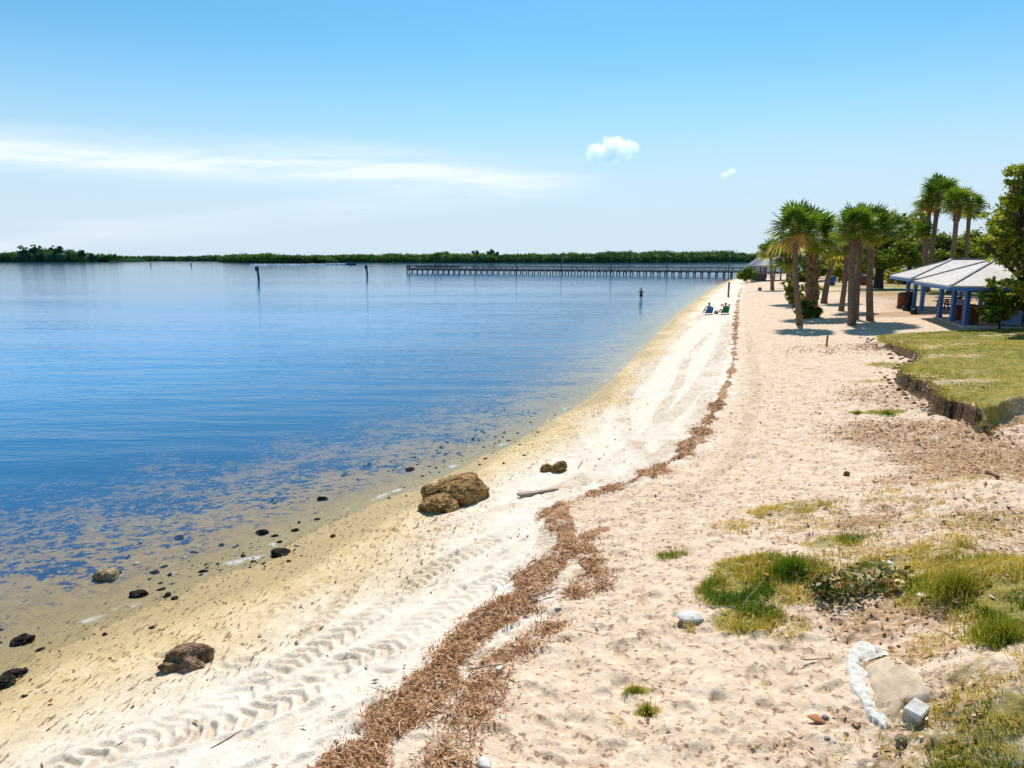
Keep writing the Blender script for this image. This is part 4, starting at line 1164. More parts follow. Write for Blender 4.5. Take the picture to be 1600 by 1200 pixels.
forest_strip('mangrove_forest', 'nearer low mangrove point behind the small passing boat', [far(342, 409.0), far(380, 410.2), far(430, 411.2), far(480, 411.2), far(505, 410.2), far(530, 409.6)],
             hf(([0, .1, .5, .85, 1], [3, 6, 6.8, 5.0, 1.5]), .3, 12, 7), 9, 1.8, 1.5, 303, .6)
forest_strip('mangrove_forest', 'long green mangrove shore stretching behind the fishing pier', [far(490, 409.4), far(600, 410), far(720, 410.4), far(850, 410.6), far(980, 410.6), far(1100, 410), far(1220, 409.5), far(1400, 409), far(1650, 409)],
             hf(([0, .06, .25, .45, .7, 1], [5.0, 6.2, 7.4, 8.4, 9.3, 9]), .34, 13, 8), 40, 1.7, 1.6, 304, .6)
IS = 'tall trees on the wooded island'
for i, (u, v, ru, rv, D, lab) in enumerate([
        (38, 391, 9, 8, 690, 'dark twin-lobed tree, the outermost on the wooded island'), (54, 387, 5, 4, 690, 'flat-topped small tree on the ridge of the island'),
        (89, 390, 11, 7, 690, 'broadest dark round tree on the wooded island'), (128, 394, 4, 4.5, 690, 'single small tree sticking up near the low tip of the island'), (144, 399, 6, 3.5, 690, 'low bushy tree at the tapering tip of the island')]):
    tree_px('island_tree', lab, 'tree', (u, 408.5), D + 12, [(u - ru * .4, v, ru * .6, rv, 0), (u + ru * .4, v + 1, ru * .6, rv * .8, 0), (u, v + rv * 1.1, ru * 1.15, rv * .9, -1)], 1300, 1.5, 310 + i, mat=M_mang, trunk_r=.5, tint0=.12, group=IS)
palm_px('lone palm standing above the trees of the wooded island', (62, 408), (62, 386), 3.2, 1.2, 0, D=722, boot=.8, group=IS)
for i, (u, v, ru, rv, lab) in enumerate([(742, 395, 5, 3.5, 'rounded tree rising above the mangrove shore, the first of two'), (767, 394, 6, 5.5, 'tallest tree rising above the mangrove shore behind the pier'), (777, 397, 2.5, 2.5, 'small treetop right beside the tallest one on the mangrove shore')]):
    tree_px('shore_tree', lab, 'tree', (u, 409.5), 640, [(u, v, ru, rv, 0), (u + ru * .4, v + 1, ru * .6, rv * .7, 0)], 700, 1.4, 320 + i, mat=M_mang, trunk_r=.4, tint0=.15, group='treetops above the mangrove shore')
# ================================================================== fishing pier
PA = plane_pt(1168, 431.3, 0); PB = plane_pt(638.5, 425.6, 0)
PA = PB + (PA - PB) * 1.02
pdir = PB - PA; PL = float(np.linalg.norm(pdir)); pdir /= PL; pang = math.atan2(pdir[1], pdir[0])
pier = thing('fishing_pier', 'long dark timber fishing pier on many pilings reaching out across the water', 'pier', (PA[0], PA[1], 0), pang)
DK = 1.28; HWD = 1.6
m = MB(); m.box((PL / 2, 0, DK - .05), (PL, HWD * 2, .10))
for sy in (-1, 0, 1): m.box((PL / 2, sy * (HWD - .25), DK - .24), (PL - .1, .12, .27))
m.build('deck', M_pier, pier)
NB = 56
bent = None
for i in range(NB):
    xx = .4 + (PL - .8) * i / (NB - 1)
    if bent is None:
        m = MB()
        for sy in (-1, 1): m.tube([(0, sy * (HWD - .15), -1.9), (0, sy * (HWD - .15), DK - .38)], .17, 10)
        m.box((0, 0, DK - .47), (.28, HWD * 2 + .1, .2))
        bent = m.build('piling', M_pier, pier)
        bent.location.x = xx
    else:
        o = bent.copy(); COL.objects.link(o); o.parent = pier; o.location.x = xx
for sy in (-1, 1):
    m = MB(); yv = sy * (HWD - .06)
    for zz, hh in ((1.06, .06), (.90, .10), (.12, .09)): m.box((PL / 2, yv, DK + zz), (PL, .07 + (.10 if zz > 1 else 0), hh))
    k = 0
    while k * 2.0 < PL:
        m.box((k * 2.0 + .03, yv, DK + .53), (.14, .14, 1.06)); k += 1
    j = 0
    while j * .33 < PL:
        m.box((j * .33, yv, DK + .5), (.05, .04, .80)); j += 1
    m.build('railing', M_pier, pier)
m = MB(); m.box((PL - .06, 0, DK + 1.04), (.12, HWD * 2 - .3, .08)); m.box((PL - .06, 0, DK + .55), (.08, HWD * 2 - .3, .6)); m.build('end_railing', M_pier, pier)
# the boarded stretch with benches towards the outer end
m = MB(); m.box((PL - 10.5, -HWD + .55, DK + .45), (17, .4, .06)); m.box((PL - 10.5, -HWD + .2, DK + .74), (17, .06, .5))
for k in range(9): m.box((PL - 18.5 + k * 2, -HWD + .55, DK + .21), (.1, .36, .42))
m.build('bench', M_pier, pier)

def pier_at(u):
    """point on the near edge of the pier under pixel column u"""
    a = (u - 800) / FOC
    # x = a*depth, along the pier
    lo, hi = 0.0, PL
    for _ in range(40):
        mid = (lo + hi) / 2; p = PA + pdir * mid
        uu = 800 + FOC * p[0] / (p[1] * cos(PITCH) + (CAM_H - DK) * sin(PITCH))
        if uu > u: lo = mid
        else: hi = mid
    return PA + pdir * lo
lamp0 = None
where = ['at the tip of the pier', 'beside the standing angler on the pier', 'beyond the boarded end of the pier', 'fourth from the tip of the pier', 'at the middle of the pier', 'past the middle of the pier towards the beach', 'opposite the wading woman', 'at the beach end of the pier']
off = np.array([-pdir[1], pdir[0]]) * (HWD + .12)
for i, u in enumerate((644, 684, 746, 810, 880, 957, 1044, 1140)):
    p = pier_at(u) + off * (1 if off[1] < 0 else -1)
    lab = 'thin dark lamp post ' + where[i]
    if lamp0 is None:
        lamp0 = thing('lamp_post', lab, 'lamp post', (p[0], p[1], 0), pang, 'lamp posts along the pier')
        MB().tube([(0, 0, -1.9), (0, 0, DK + 2), (0, 0, DK + 3.7)], [.13, .11, .10], 8).build('pole', M_metal, lamp0, True)
        MB().bar((-.75, 0, DK + 3.62), (.75, 0, DK + 3.62), .06).build('cross_arm', M_metal, lamp0)
        arm = lamp0.children[-1]
        for s_ in (-1, 1):
            mm = MB(); mm.box((s_ * .75, 0, DK + 3.68), (.5, .24, .12), taper=.7); mm.build('lamp_head', M_metal, arm)
        o = lamp0
    else:
        o = copy_tree(lamp0); o['label'] = lab; o.location = (p[0], p[1], 0)

# ================================================================== channel markers and posts in the water
def marker(lab, base_px, top_v, sign):
    b = plane_pt(base_px[0], base_px[1], 0); D = b[1]
    top = at_depth(base_px[0] - 2, top_v, D)
    t = thing('channel_marker', lab, 'channel marker', (b[0], b[1], 0), 0, 'channel markers standing in the water')
    H = top.z; m = MB(); m.tube([(0, 0, -2.6), (0, 0, 0), (-.1, 0, H * .6), (-.2, 0, H)], [.28, .26, .24, .22], 10); m.build('pile', M_metal, t, True)
    w = sign * D / FOC
    m = MB(); m.box((-.2, -.19, H - w * .6), (w, .05, w * 1.15)); sb_ = m.build('sign_board', M_metal, t)
    m = MB(); m.box((-.2, -.23, H - w * .6), (w * .8, .02, w * .95)); m.build('sign_face', simple('marker_face', (.02, .035, .09), (.025, .04, .10)), sb_)
    m = MB(); m.lathe([(.17, 0), (.19, .04), (.05, .14), (.01, .16)], 10, (-.2, 0, H)); m.build('cap', M_metal, t, True)
marker('taller channel marker with a dark square board, leaning in the open water', (404.5, 438), 416.5, 6.0)
marker('farther channel marker with a dark board, between the passing boat and the pier tip', (574, 432), 414.5, 4.6)
for (u, v, tv, lab) in ((235.6, 415.5, 409, 'bare wooden post out in the water near the wooded island'), (299, 416.5, 411, 'shorter bare post in the water before the low mangrove point')):
    b = plane_pt(u, v, 0); H = at_depth(u, tv, b[1]).z
    t = thing('mooring_post', lab, 'post', (b[0], b[1], 0), 0, 'bare posts in the far water')
    MB().tube([(0, 0, -2.6), (0, 0, 0), (.05, 0, H)], [.3, .28, .24], 9, jit=.04).build('pile', M_metal, t, True)
    MB().lathe([(.25, 0), (.27, .06), (.02, .3)], 9, (.05, 0, H)).build('cap', M_metal, t)

# ================================================================== people
def skin(name, J, E, mat, parent=None, sub=2):
    names = list(J); ix = {k: i for i, k in enumerate(names)}
    me = bpy.data.meshes.new(name); me.from_pydata([J[k][0] for k in names], [(ix[a], ix[b]) for a, b in E], [])
    o = bpy.data.objects.new(name, me); COL.objects.link(o)
    md = o.modifiers.new('s', 'SKIN'); md.use_smooth_shade = True
    for k in names:
        d = me.skin_vertices[0].data[ix[k]]; r = J[k][1]
        d.radius = r if hasattr(r, '__len__') else (r, r)
        d.use_root = (k == names[0])
    ss_ = o.modifiers.new('b', 'SUBSURF'); ss_.levels = sub; ss_.render_levels = sub
    bpy.context.view_layer.update()
    dg = bpy.context.evaluated_depsgraph_get()
    nm = bpy.data.meshes.new_from_object(o.evaluated_get(dg))
    bpy.data.objects.remove(o); nm.name = name
    nm.materials.clear()
    nm.polygons.foreach_set('use_smooth', np.ones(len(nm.polygons), bool))
    return link(name, nm, mat, parent)

def skin_mat(name, c): return simple(name, c, tuple(x * .85 for x in c), 8, .55, .3, .1, 30)
M_skin = skin_mat('tan_skin', (.36, .20, .145)); M_skin2 = skin_mat('sunned_skin', (.30, .16, .11))
M_hair = simple('dark_hair', (.020, .012, .009), (.035, .02, .014), 20, .5, .4, .4, 60, (1, 1, .2))

POSE = {
 'hips': dict(pelvis=(0, 0, .95), belly=(0, .01, 1.08), chest=(0, 0, 1.27), neck=(0, -.01, 1.47), skull=(0, .02, 1.57), crown=(0, 0, 1.66), nose=(0, .12, 1.58),
    sh=(.165, -.01, 1.40), el=(.40, -.03, 1.20), wr=(.20, .10, 1.09), hip=(.095, 0, .88), kn=(.10, .02, .49), an=(.10, -.01, .09), toe=(.12, .16, .03)),
 'lookdown': dict(pelvis=(0, 0, .95), belly=(0, .01, 1.08), chest=(0, .02, 1.27), neck=(0, .03, 1.46), skull=(0, .09, 1.56), crown=(0, .06, 1.65), nose=(0, .19, 1.54),
    sh=(.165, .0, 1.40), el=(.33, .02, 1.20), wr=(.12, .26, 1.30), hip=(.095, 0, .88), kn=(.10, .02, .49), an=(.10, -.01, .09), toe=(.12, .16, .03)),
 'stand': dict(pelvis=(0, 0, .97), belly=(0, .01, 1.10), chest=(0, 0, 1.30), neck=(0, 0, 1.50), skull=(0, .02, 1.60), crown=(0, 0, 1.70), nose=(0, .12, 1.61),
    sh=(.185, 0, 1.42), el=(.26, .04, 1.14), wr=(.16, .27, 1.12), hip=(.10, 0, .90), kn=(.11, .02, .50), an=(.11, -.01, .09), toe=(.13, .16, .03)),
 'sit': dict(pelvis=(0, 0, .27), belly=(0, -.04, .40), chest=(0, -.08, .58), neck=(0, -.06, .77), skull=(0, -.02, .87), crown=(0, -.04, .96), nose=(0, .08, .87),
    sh=(.17, -.07, .70), el=(.27, .08, .49), wr=(.20, .33, .44), hip=(.10, .03, .26), kn=(.13, .43, .42), an=(.12, .78, .11), toe=(.13, .93, .06)),
 'sit_arms': dict(pelvis=(0, 0, .25), belly=(0, -.05, .37), chest=(0, -.12, .54), neck=(0, -.14, .72), skull=(0, -.10, .82), crown=(0, -.12, .91), nose=(0, 0, .83),
    sh=(.18, -.13, .66), el=(.46, -.10, .76), wr=(.17, -.18, .84), hip=(.10, .03, .24), kn=(.14, .43, .38), an=(.13, .80, .10), toe=(.14, .95, .05)),
 'bench': dict(pelvis=(0, 0, .54), belly=(0, .02, .67), chest=(0, .03, .86), neck=(0, .06, 1.05), skull=(0, .10, 1.15), crown=(0, .08, 1.24), nose=(0, .20, 1.14),
    sh=(.18, .03, .98), el=(.24, .20, .78), wr=(.14, .42, .80), hip=(.10, .04, .53), kn=(.12, .45, .52), an=(.12, .42, .10), toe=(.12, .56, .04)),
}
def person(label, pose, loc, rz, skin_m, clothes, hair='short', scale=1.0, asym=None, group=None):
    """clothes: list of (part name, material, joints chain spec)"""
    t = thing('person', label, 'person', loc, rz, group); t.scale = (scale,) * 3
    p = POSE[pose]; J = {}; E = []
    for k, r in (('pelvis', (.13, .10)), ('belly', (.115, .085)), ('chest', (.14, .10)), ('neck', .05), ('skull', (.075, .088)), ('crown', .066)): J[k] = (p[k], r)
    J['nose'] = (p['nose'], .016)
    E += [('pelvis', 'belly'), ('belly', 'chest'), ('chest', 'neck'), ('neck', 'skull'), ('skull', 'crown'), ('skull', 'nose')]
    for sd_, sx in (('L', -1), ('R', 1)):
        f = lambda k: (p[k][0] * sx, p[k][1], p[k][2])
        q = dict((k, f(k)) for k in ('sh', 'el', 'wr', 'hip', 'kn', 'an', 'toe'))
        if asym and sd_ in asym: q.update(asym[sd_])
        for k, r in (('sh', .058), ('el', .042), ('wr', .027), ('hip', .092), ('kn', .058), ('an', .038), ('toe', .028)): J[k + sd_] = (q[k], r)
        J['uarm' + sd_] = (tuple(Vector(q['sh']).lerp(Vector(q['el']), .45)), .050); J['calf' + sd_] = (tuple(Vector(q['kn']).lerp(Vector(q['an']), .35) + Vector((0, -.015, 0))), .056)
        E += [('chest', 'sh' + sd_), ('sh' + sd_, 'uarm' + sd_), ('uarm' + sd_, 'el' + sd_), ('el' + sd_, 'wr' + sd_), ('pelvis', 'hip' + sd_), ('hip' + sd_, 'kn' + sd_), ('kn' + sd_, 'calf' + sd_), ('calf' + sd_, 'an' + sd_), ('an' + sd_, 'toe' + sd_)]
        w = Vector(q['wr']); d = (w - Vector(q['el'])).normalized(); a = d.cross(Vector((0, 0, 1)))
        if a.length < .1: a = Vector((1, 0, 0))
        a.normalize(); nn = a.cross(d)
        J['palm' + sd_] = (tuple(w + d * .06), (.034, .018)); E.append(('wr' + sd_, 'palm' + sd_))
        for fi, (o_, ln) in enumerate(((-.030, .066), (-.010, .078), (.010, .072), (.029, .056))):
            r0 = w + d * .095 + a * o_; r1 = r0 + d * ln * .5 - nn * .008; r2 = r1 + d * ln * .42 - nn * .022
            for kk, pt, rr in (('a', r0, .010), ('b', r1, .009), ('c', r2, .007)): J['f%d%s%s' % (fi, kk, sd_)] = (tuple(pt), rr)
            E += [('palm' + sd_, 'f%da%s' % (fi, sd_)), ('f%da%s' % (fi, sd_), 'f%db%s' % (fi, sd_)), ('f%db%s' % (fi, sd_), 'f%dc%s' % (fi, sd_))]
        t0 = w + d * .045 - a * .035 * sx; t1 = t0 + d * .03 - a * .022 * sx; 
        J['ta' + sd_] = (tuple(t0), .012); J['tb' + sd_] = (tuple(t1), .009); E += [('palm' + sd_, 'ta' + sd_), ('ta' + sd_, 'tb' + sd_)]
    skin('body', J, E, skin_m, t, 1)
    for nm, mt, kind in clothes:
        K = {}; e2 = []
        up = {k: (J[k][0], tuple(x * 1.0 + .014 for x in J[k][1])) for k in ('pelvis', 'belly', 'chest')}
        if kind in ('dress', 'shirt', 'tank'):
            K.update({'belly': up['belly'], 'pelvis': up['pelvis'], 'chest': up['chest']}); e2 += [('belly', 'pelvis'), ('belly', 'chest')]
            for s_ in 'LR':
                K['sh' + s_] = (tuple(Vector(J['chest'][0]).lerp(Vector(J['sh' + s_][0]), .8)), .062); e2.append(('chest', 'sh' + s_))
                if kind == 'shirt':
                    K['ua' + s_] = (tuple(Vector(J['sh' + s_][0]).lerp(Vector(J['el' + s_][0]), .6)), .064); e2.append(('sh' + s_, 'ua' + s_))
        if kind in ('dress', 'shorts'):
            if 'pelvis' not in K: K['pelvis'] = up['pelvis']
            for s_ in 'LR':
                K['hip' + s_] = (J['hip' + s_][0], .112); K['th' + s_] = (tuple(Vector(J['hip' + s_][0]).lerp(Vector(J['kn' + s_][0]), .62)), .092)
                e2 += [('pelvis', 'hip' + s_), ('hip' + s_, 'th' + s_)]
        if kind == 'low':
            K['pelvis'] = up['pelvis']; K['belly'] = (tuple(Vector(up['pelvis'][0]).lerp(Vector(up['belly'][0]), .4)), .11); e2 = [('pelvis', 'belly')]
            for s_ in 'LR': K['hip' + s_] = (J['hip' + s_][0], .10); e2.append(('pelvis', 'hip' + s_))
        skin(nm, K, e2, mt, t, 1)
    # hair cap
    V, F = ico(3); c = Vector(p['skull']); cr = Vector(p['crown']); 
    Vh = V * np.array([.088, .104, .105]) + np.array(c.lerp(cr, .45)) + np.array([0, -.022, .0])
    Vh[:, 1] = np.where((V[:, 1] > .25) & (V[:, 2] < .35), Vh[:, 1] - .075, Vh[:, 1])
    Vh += (noise3(V, 4, 3)[:, None]) * V * .03
    V2 = [Vh]; F2 = [F]
    if hair == 'bun':
        V2.append(V * .052 + np.array(cr) + np.array([-.03, -.05, .045])); F2.append(F + len(Vh))
    if hair == 'long':
        B = V * np.array([.085, .05, .16]) + np.array(c) + np.array([0, -.075, -.11]); V2.append(B); F2.append(F + len(Vh))
    link('hair', np_mesh('hair', np.vstack(V2), np.vstack(F2), smooth=True), M_hair, t)
    return t
M_navy = simple('dark_suit', (.012, .014, .030), (.018, .02, .04), 9, .8, .2, .2, 40)
M_maroon = simple('maroon_top', (.13, .035, .06), (.10, .025, .045), 9, .8, .2, .2, 40)
wp = plane_pt(1001.5, 469, 0); wz = gz(wp[0], wp[1])
person('woman wading knee deep with her back turned, dark hair, maroon top and dark shorts', 'lookdown', (wp[0], wp[1], wz), R(6), M_skin2,
       [('top', M_maroon, 'tank'), ('shorts', M_navy, 'shorts')], 'long', 1.02, asym={'L': dict(el=(-.44, -.02, 1.27), wr=(-.19, .20, 1.17))})
p1 = G(1107, 491.5)
person('sunbather with dark hair in a bun sitting in the blue beach chair, facing the water', 'sit', p1 + Vector((0, .02, .02)), R(12), M_skin, [('swimsuit', simple('plum_suit', (.16, .03, .07), (.12, .02, .05)), 'tank')], 'bun')
p2 = G(1132, 491)
person('sunbather in the green beach chair with both elbows raised and hands behind the head', 'sit_arms', p2 + Vector((0, .02, .02)), R(10), M_skin2, [('swimsuit', simple('brown_suit', (.06, .04, .035), (.05, .03, .03)), 'low')], 'short')

def beach_chair(lab, loc, rz, c):
    t = thing('beach_chair', lab, 'beach chair', loc, rz, 'low beach chairs on the sand')
    M = simple('sling_fabric', c, tuple(x * .8 for x in c), 6, .7, .2, .2, 40)
    m = MB(); m.add([(-.27, .34, .22), (.27, .34, .22), (.27, -.06, .15), (-.27, -.06, .15), (-.27, .34, .205), (.27, .34, .205), (.27, -.06, .135), (-.27, -.06, .135)], [(0, 1, 2, 3), (7, 6, 5, 4), (0, 4, 5, 1), (1, 5, 6, 2), (2, 6, 7, 3), (3, 7, 4, 0)]); m.build('seat', M, t)
    m = MB(); m.add([(-.29, -.10, .12), (.29, -.10, .12), (.27, -.30, .64), (-.27, -.30, .64), (-.29, -.125, .12), (.29, -.125, .12), (.27, -.325, .64), (-.27, -.325, .64)], [(0, 1, 2, 3), (7, 6, 5, 4), (0, 4, 5, 1), (1, 5, 6, 2), (2, 6, 7, 3), (3, 7, 4, 0)]); m.build('backrest', M, t)
    m = MB()
    for s in (-1, 1):
        m.tube([(s * .29, -.34, .68), (s * .30, -.08, .10), (s * .30, .02, .02)], .014, 6); m.tube([(s * .30, -.22, .02), (s * .30, .38, .22)], .014, 6); m.tube([(s * .30, .38, .22), (s * .30, .42, .02)], .014, 6)
        m.tube([(s * .31, -.2, .38), (s * .31, .25, .38), (s * .31, .36, .2)], .014, 6)
    m.tube([(-.29, -.34, .68), (.29, -.34, .68)], .014, 6); m.tube([(-.30, -.22, .02), (.30, -.22, .02)], .014, 6)
    m.build('frame', M_grey, t, True)
    for s in (-1, 1): m = MB(); m.box((s * .31, .03, .40), (.05, .40, .025)); m.build('armrest', M, t)
beach_chair('blue low beach chair on the white sand with the bun-haired sunbather in it', p1, R(12), (.02, .16, .46))
beach_chair('green low beach chair beside the tan beach bag', p2, R(10), (.015, .17, .085))
def soft_bag(name, lab, cat, loc, dims, c, seed, handles=True, rough=.7):
    t = thing(name, lab, cat, loc)
    M = simple(name + '_cloth', c, tuple(x * .75 for x in c), 6, rough, .3, .3, 20)
    link('bag_body', rock_mesh('bag_body', dims, seed, 4, .22, -.75), M, t)
    if not handles:
        MB().lathe([(.07, dims[2] * .82), (.045, dims[2] * .98), (.09, dims[2] * 1.16), (.02, dims[2] * 1.14)], 9).build('knot', M, t, True); return
    m = MB()
    for s in (-1, 1):
        m.tube([(-dims[0] * .25, s * dims[1] * .2, dims[2] * .75), (-dims[0] * .15, s * dims[1] * .22, dims[2] * 1.05), (dims[0] * .15, s * dims[1] * .22, dims[2] * 1.05), (dims[0] * .25, s * dims[1] * .2, dims[2] * .75)], .012, 6)
    m.build('handle', M, t, True)
soft_bag('beach_bag', 'tan orange beach bag on the sand between the blue and green chairs', 'bag', G(1119, 490.5), (.40, .30, .34), (.42, .16, .085), 5)
soft_bag('beach_bag', 'purple bag left alone on the sand before the gazebo', 'bag', G(1187, 454.5), (.55, .4, .6), (.17, .09, .15), 8)
b = G(1178, 455.5)
for i, (dx, dy, lab) in enumerate(((-.6, .2, 'white crumpled towel on the sand, outermost of those by the purple bag'), (.35, -.1, 'smaller white cloth scrap lying close to the purple bag'))):
    V, F = ico(3); P_ = V * np.array([.38 - .1 * i, .26, .09]); P_ = P_ + V * noise3(V, 3, 40 + i)[:, None] * .2; P_[:, 2] = np.maximum(P_[:, 2], -.02)
    o = link('towel', np_mesh('towel', P_, F, smooth=True), M_white, loc=(b.x + dx, b.y + dy, gz(b.x + dx, b.y + dy) + .02)); tag(o, lab, 'towel')

# angler on the pier
pp = pier_at(690); pn = np.array([-pdir[1], pdir[0]]); pn = pn if pn[1] < 0 else -pn
q = pp - pn * -.9
person('angler in dark clothes standing at the pier railing near its outer end', 'stand', (pp[0] + pn[0] * .7, pp[1] + pn[1] * .7, DK), R(170), M_skin2, [('shirt', M_navy, 'shirt'), ('trousers', M_navy, 'shorts')], 'short', 1.04)

# ================================================================== motor boat and its wake
bw = plane_pt(549, 414.0, 0)
bt = thing('motor_boat', 'small dark motor boat speeding past the mangrove point with a white wake', 'boat', (bw[0], bw[1], 0.1), 0); bt.scale = (1.15, 1.15, 1.6)
secs = [(-2.6, .95, .62), (-1.2, 1.05, .62), (.4, 1.05, .68), (1.7, .75, .80), (2.6, .3, .98), (3.0, .03, 1.1)]
m = MB(); vs = []; fs = []
for x_, w_, h_ in secs: vs += [(x_, -w_, h_), (x_, -w_ * .8, .05), (x_, 0, -.2 + (.35 if x_ > 2 else 0)), (x_, w_ * .8, .05), (x_, w_, h_), (x_, w_ * .85, h_ - .03), (x_, 0, .28), (x_, -w_ * .85, h_ - .03)]
for i in range(len(secs) - 1):
    for k in range(8): fs.append((i * 8 + k, (i + 1) * 8 + k, (i + 1) * 8 + (k + 1) % 8, i * 8 + (k + 1) % 8))
fs.append(tuple(range(8))); fs.append(tuple(40 + k for k in range(7, -1, -1))); m.add(vs, fs); m.build('hull', simple('dark_hull', (.06, .075, .085), (.045, .055, .065), 4, .4, .5), bt)
m = MB(); m.box((-.1, 0, .72), (.9, .7, .9), taper=.8); m.box((.25, 0, 1.3), (.06, .6, .45), tilt=(0, -.3)); m.build('console', M_metal, bt)
m = MB(); m.box((-2.75, 0, .72), (.5, .4, .6), taper=.75); m.box((-2.75, 0, .1), (.16, .12, .9)); m.build('outboard_motor', M_black, bt)
person('boat driver standing behind the console of the speeding motor boat', 'stand', (bw[0] - .75, bw[1], .3), R(-90), M_skin2, [('shirt', M_maroon, 'shirt'), ('trousers', M_navy, 'shorts')])
g = np.random.default_rng(9); nW = 1500; q = g.random(nW); xw = bw[0] - 2.5 - q ** 1.3 * 62; hw = .35 + q * 1.6
P_ = np.column_stack([xw, bw[1] + g.normal(0, 1, nW) * hw * .6, np.abs(g.normal(0, .34, nW)) * (1 - .6 * q) + .05])
M_foam = simple('foam', (.8, .82, .84), (.74, .77, .8), 3, .9, .1)
o = link('wake', leaf_mesh('wake', leaf_quads(P_, np.tile([0, -.6, .4], (nW, 1)), 1.1, g, .4), np.zeros(nW)), M_foam); tag(o, 'white foam wake trailing behind the small motor boat', 'wake', kind='stuff')

# ================================================================== shelters
def pavilion(lab, F_, e1, L1, L2, ez, rise, posts, gzv, group='open picnic shelters'):
    """F_: near eave corner; e1 runs away along the short end, e2 along the front"""
    e1 = Vector((e1[0], e1[1], 0)).normalized(); e2 = Vector((e1.y, -e1.x, 0))
    t = thing('picnic_shelter', lab, 'shelter', (F_[0], F_[1], gzv), 0, group)
    def W_(a, b, z): return e1 * a + e2 * b + Vector((0, 0, z - gzv))
    ro = L1 / 2; rs = 3.35
    A, B, C, D_ = W_(0, 0, ez), W_(L1, 0, ez), W_(L1, L2, ez), W_(0, L2, ez)
    R1, R2 = W_(ro, rs, ez + rise), W_(ro, L2 - rs, ez + rise); dn = Vector((0, 0, -.09))
    m = MB(); vs = [A, B, C, D_, R1, R2] + [p + dn for p in (A, B, C, D_, R1, R2)]
    m.add(vs, [(0, 4, 1), (1, 4, 5, 2), (2, 5, 3), (3, 5, 4, 0), (7, 10, 6), (8, 11, 10, 7), (9, 11, 8), (6, 10, 11, 9), (0, 1, 7, 6), (1, 2, 8, 7), (2, 3, 9, 8), (3, 0, 6, 9)])
    roof = m.build('roof', M_roof, t)
    # standing seams
    m = MB()
    def seam(p, q): m.bar(p + Vector((0, 0, .004)), q + Vector((0, 0, .004)), .03, .02)
    k = .4
    while k < L2:
        zf = min(k / rs, 1, (L2 - k) / rs)
        seam(W_(0, k, ez), W_(ro * zf, k, ez + rise * zf)); seam(W_(L1, k, ez), W_(L1 - ro * zf, k, ez + rise * zf)); k += .6
    k = .4
    while k < L1:
        zf = min(k / ro, (L1 - k) / ro); seam(W_(k, 0, ez), W_(k, rs * zf, ez + rise * zf)); k += .6
    m.build('roof_seams', M_roof, roof)
    for p, q in ((A, R1), (B, R1), (C, R2), (D_, R2), (R1, R2)):
        m = MB(); m.bar(p + Vector((0, 0, .04)), q + Vector((0, 0, .04)), .17, .04); m.build('ridge_cap', M_ridge, roof)
    for p, q in ((A, B), (B, C), (C, D_), (D_, A)):
        u_ = (q - p).normalized(); m = MB(); m.bar(p + u_ * .06 + Vector((0, 0, -.17)), q - u_ * .06 + Vector((0, 0, -.17)), .07, .17); m.build('fascia', M_blue, roof)
    i0 = 1.25
    for a, b_ in posts:
        p = W_(a, b_, 0); m = MB(); zg = gz(F_[0] + p.x, F_[1] + p.y) - gzv
        m.bar((p.x, p.y, zg - .2), (p.x, p.y, ez - gzv - .15), .22); m.bar((p.x, p.y, zg), (p.x, p.y, zg + .2), .27)
        m.build('post', M_blue, t)
    bs = [posts[0], posts[2], (posts[2][0], L2 - i0), (posts[0][0], L2 - i0)]
    for i in range(4):
        a, b_ = bs[i], bs[(i + 1) % 4]; m = MB(); m.bar(W_(a[0], a[1], ez - .30), W_(b_[0], b_[1], ez - .30), .16, .26); m.build('beam', M_blue, t)
    m = MB(); c = W_(L1 / 2, L2 / 2, 0); m.box((c.x, c.y, -.04), (L1 - 2.2, L2 - 2.2, .24), rz=math.atan2(e1.y, e1.x)); m.build('floor_slab', M_conc, t)
    return t, lambda a, b_: Vector((F_[0], F_[1], 0)) + e1 * a + e2 * b_
E1 = (.31, .95)
g1 = gz(27, 43); g2 = gz(31, 56)
print('pav ground', g1, g2)
pv1, A1 = pavilion('near picnic shelter with blue posts, its pale roof half hidden by the leafy tree', (24.25, 39.3), E1, 9.0, 12.5, 3.62, 1.45, [(1.5, 1.3), (4.2, 1.3), (7.2, 1.3), (1.5, 5.6), (1.5, 10.5), (7.2, 5.6), (7.2, 10.5)], g1)
pv2, A2 = pavilion('farther picnic shelter with blue posts, its full pale hipped roof in view', (28.4, 50.6), E1, 8.0, 9.6, 3.70, 1.30, [(1.3, 1.1), (3.8, 1.1), (6.4, 1.1), (1.3, 4.8), (1.3, 8.4), (6.4, 4.8), (6.4, 8.4)], g2)

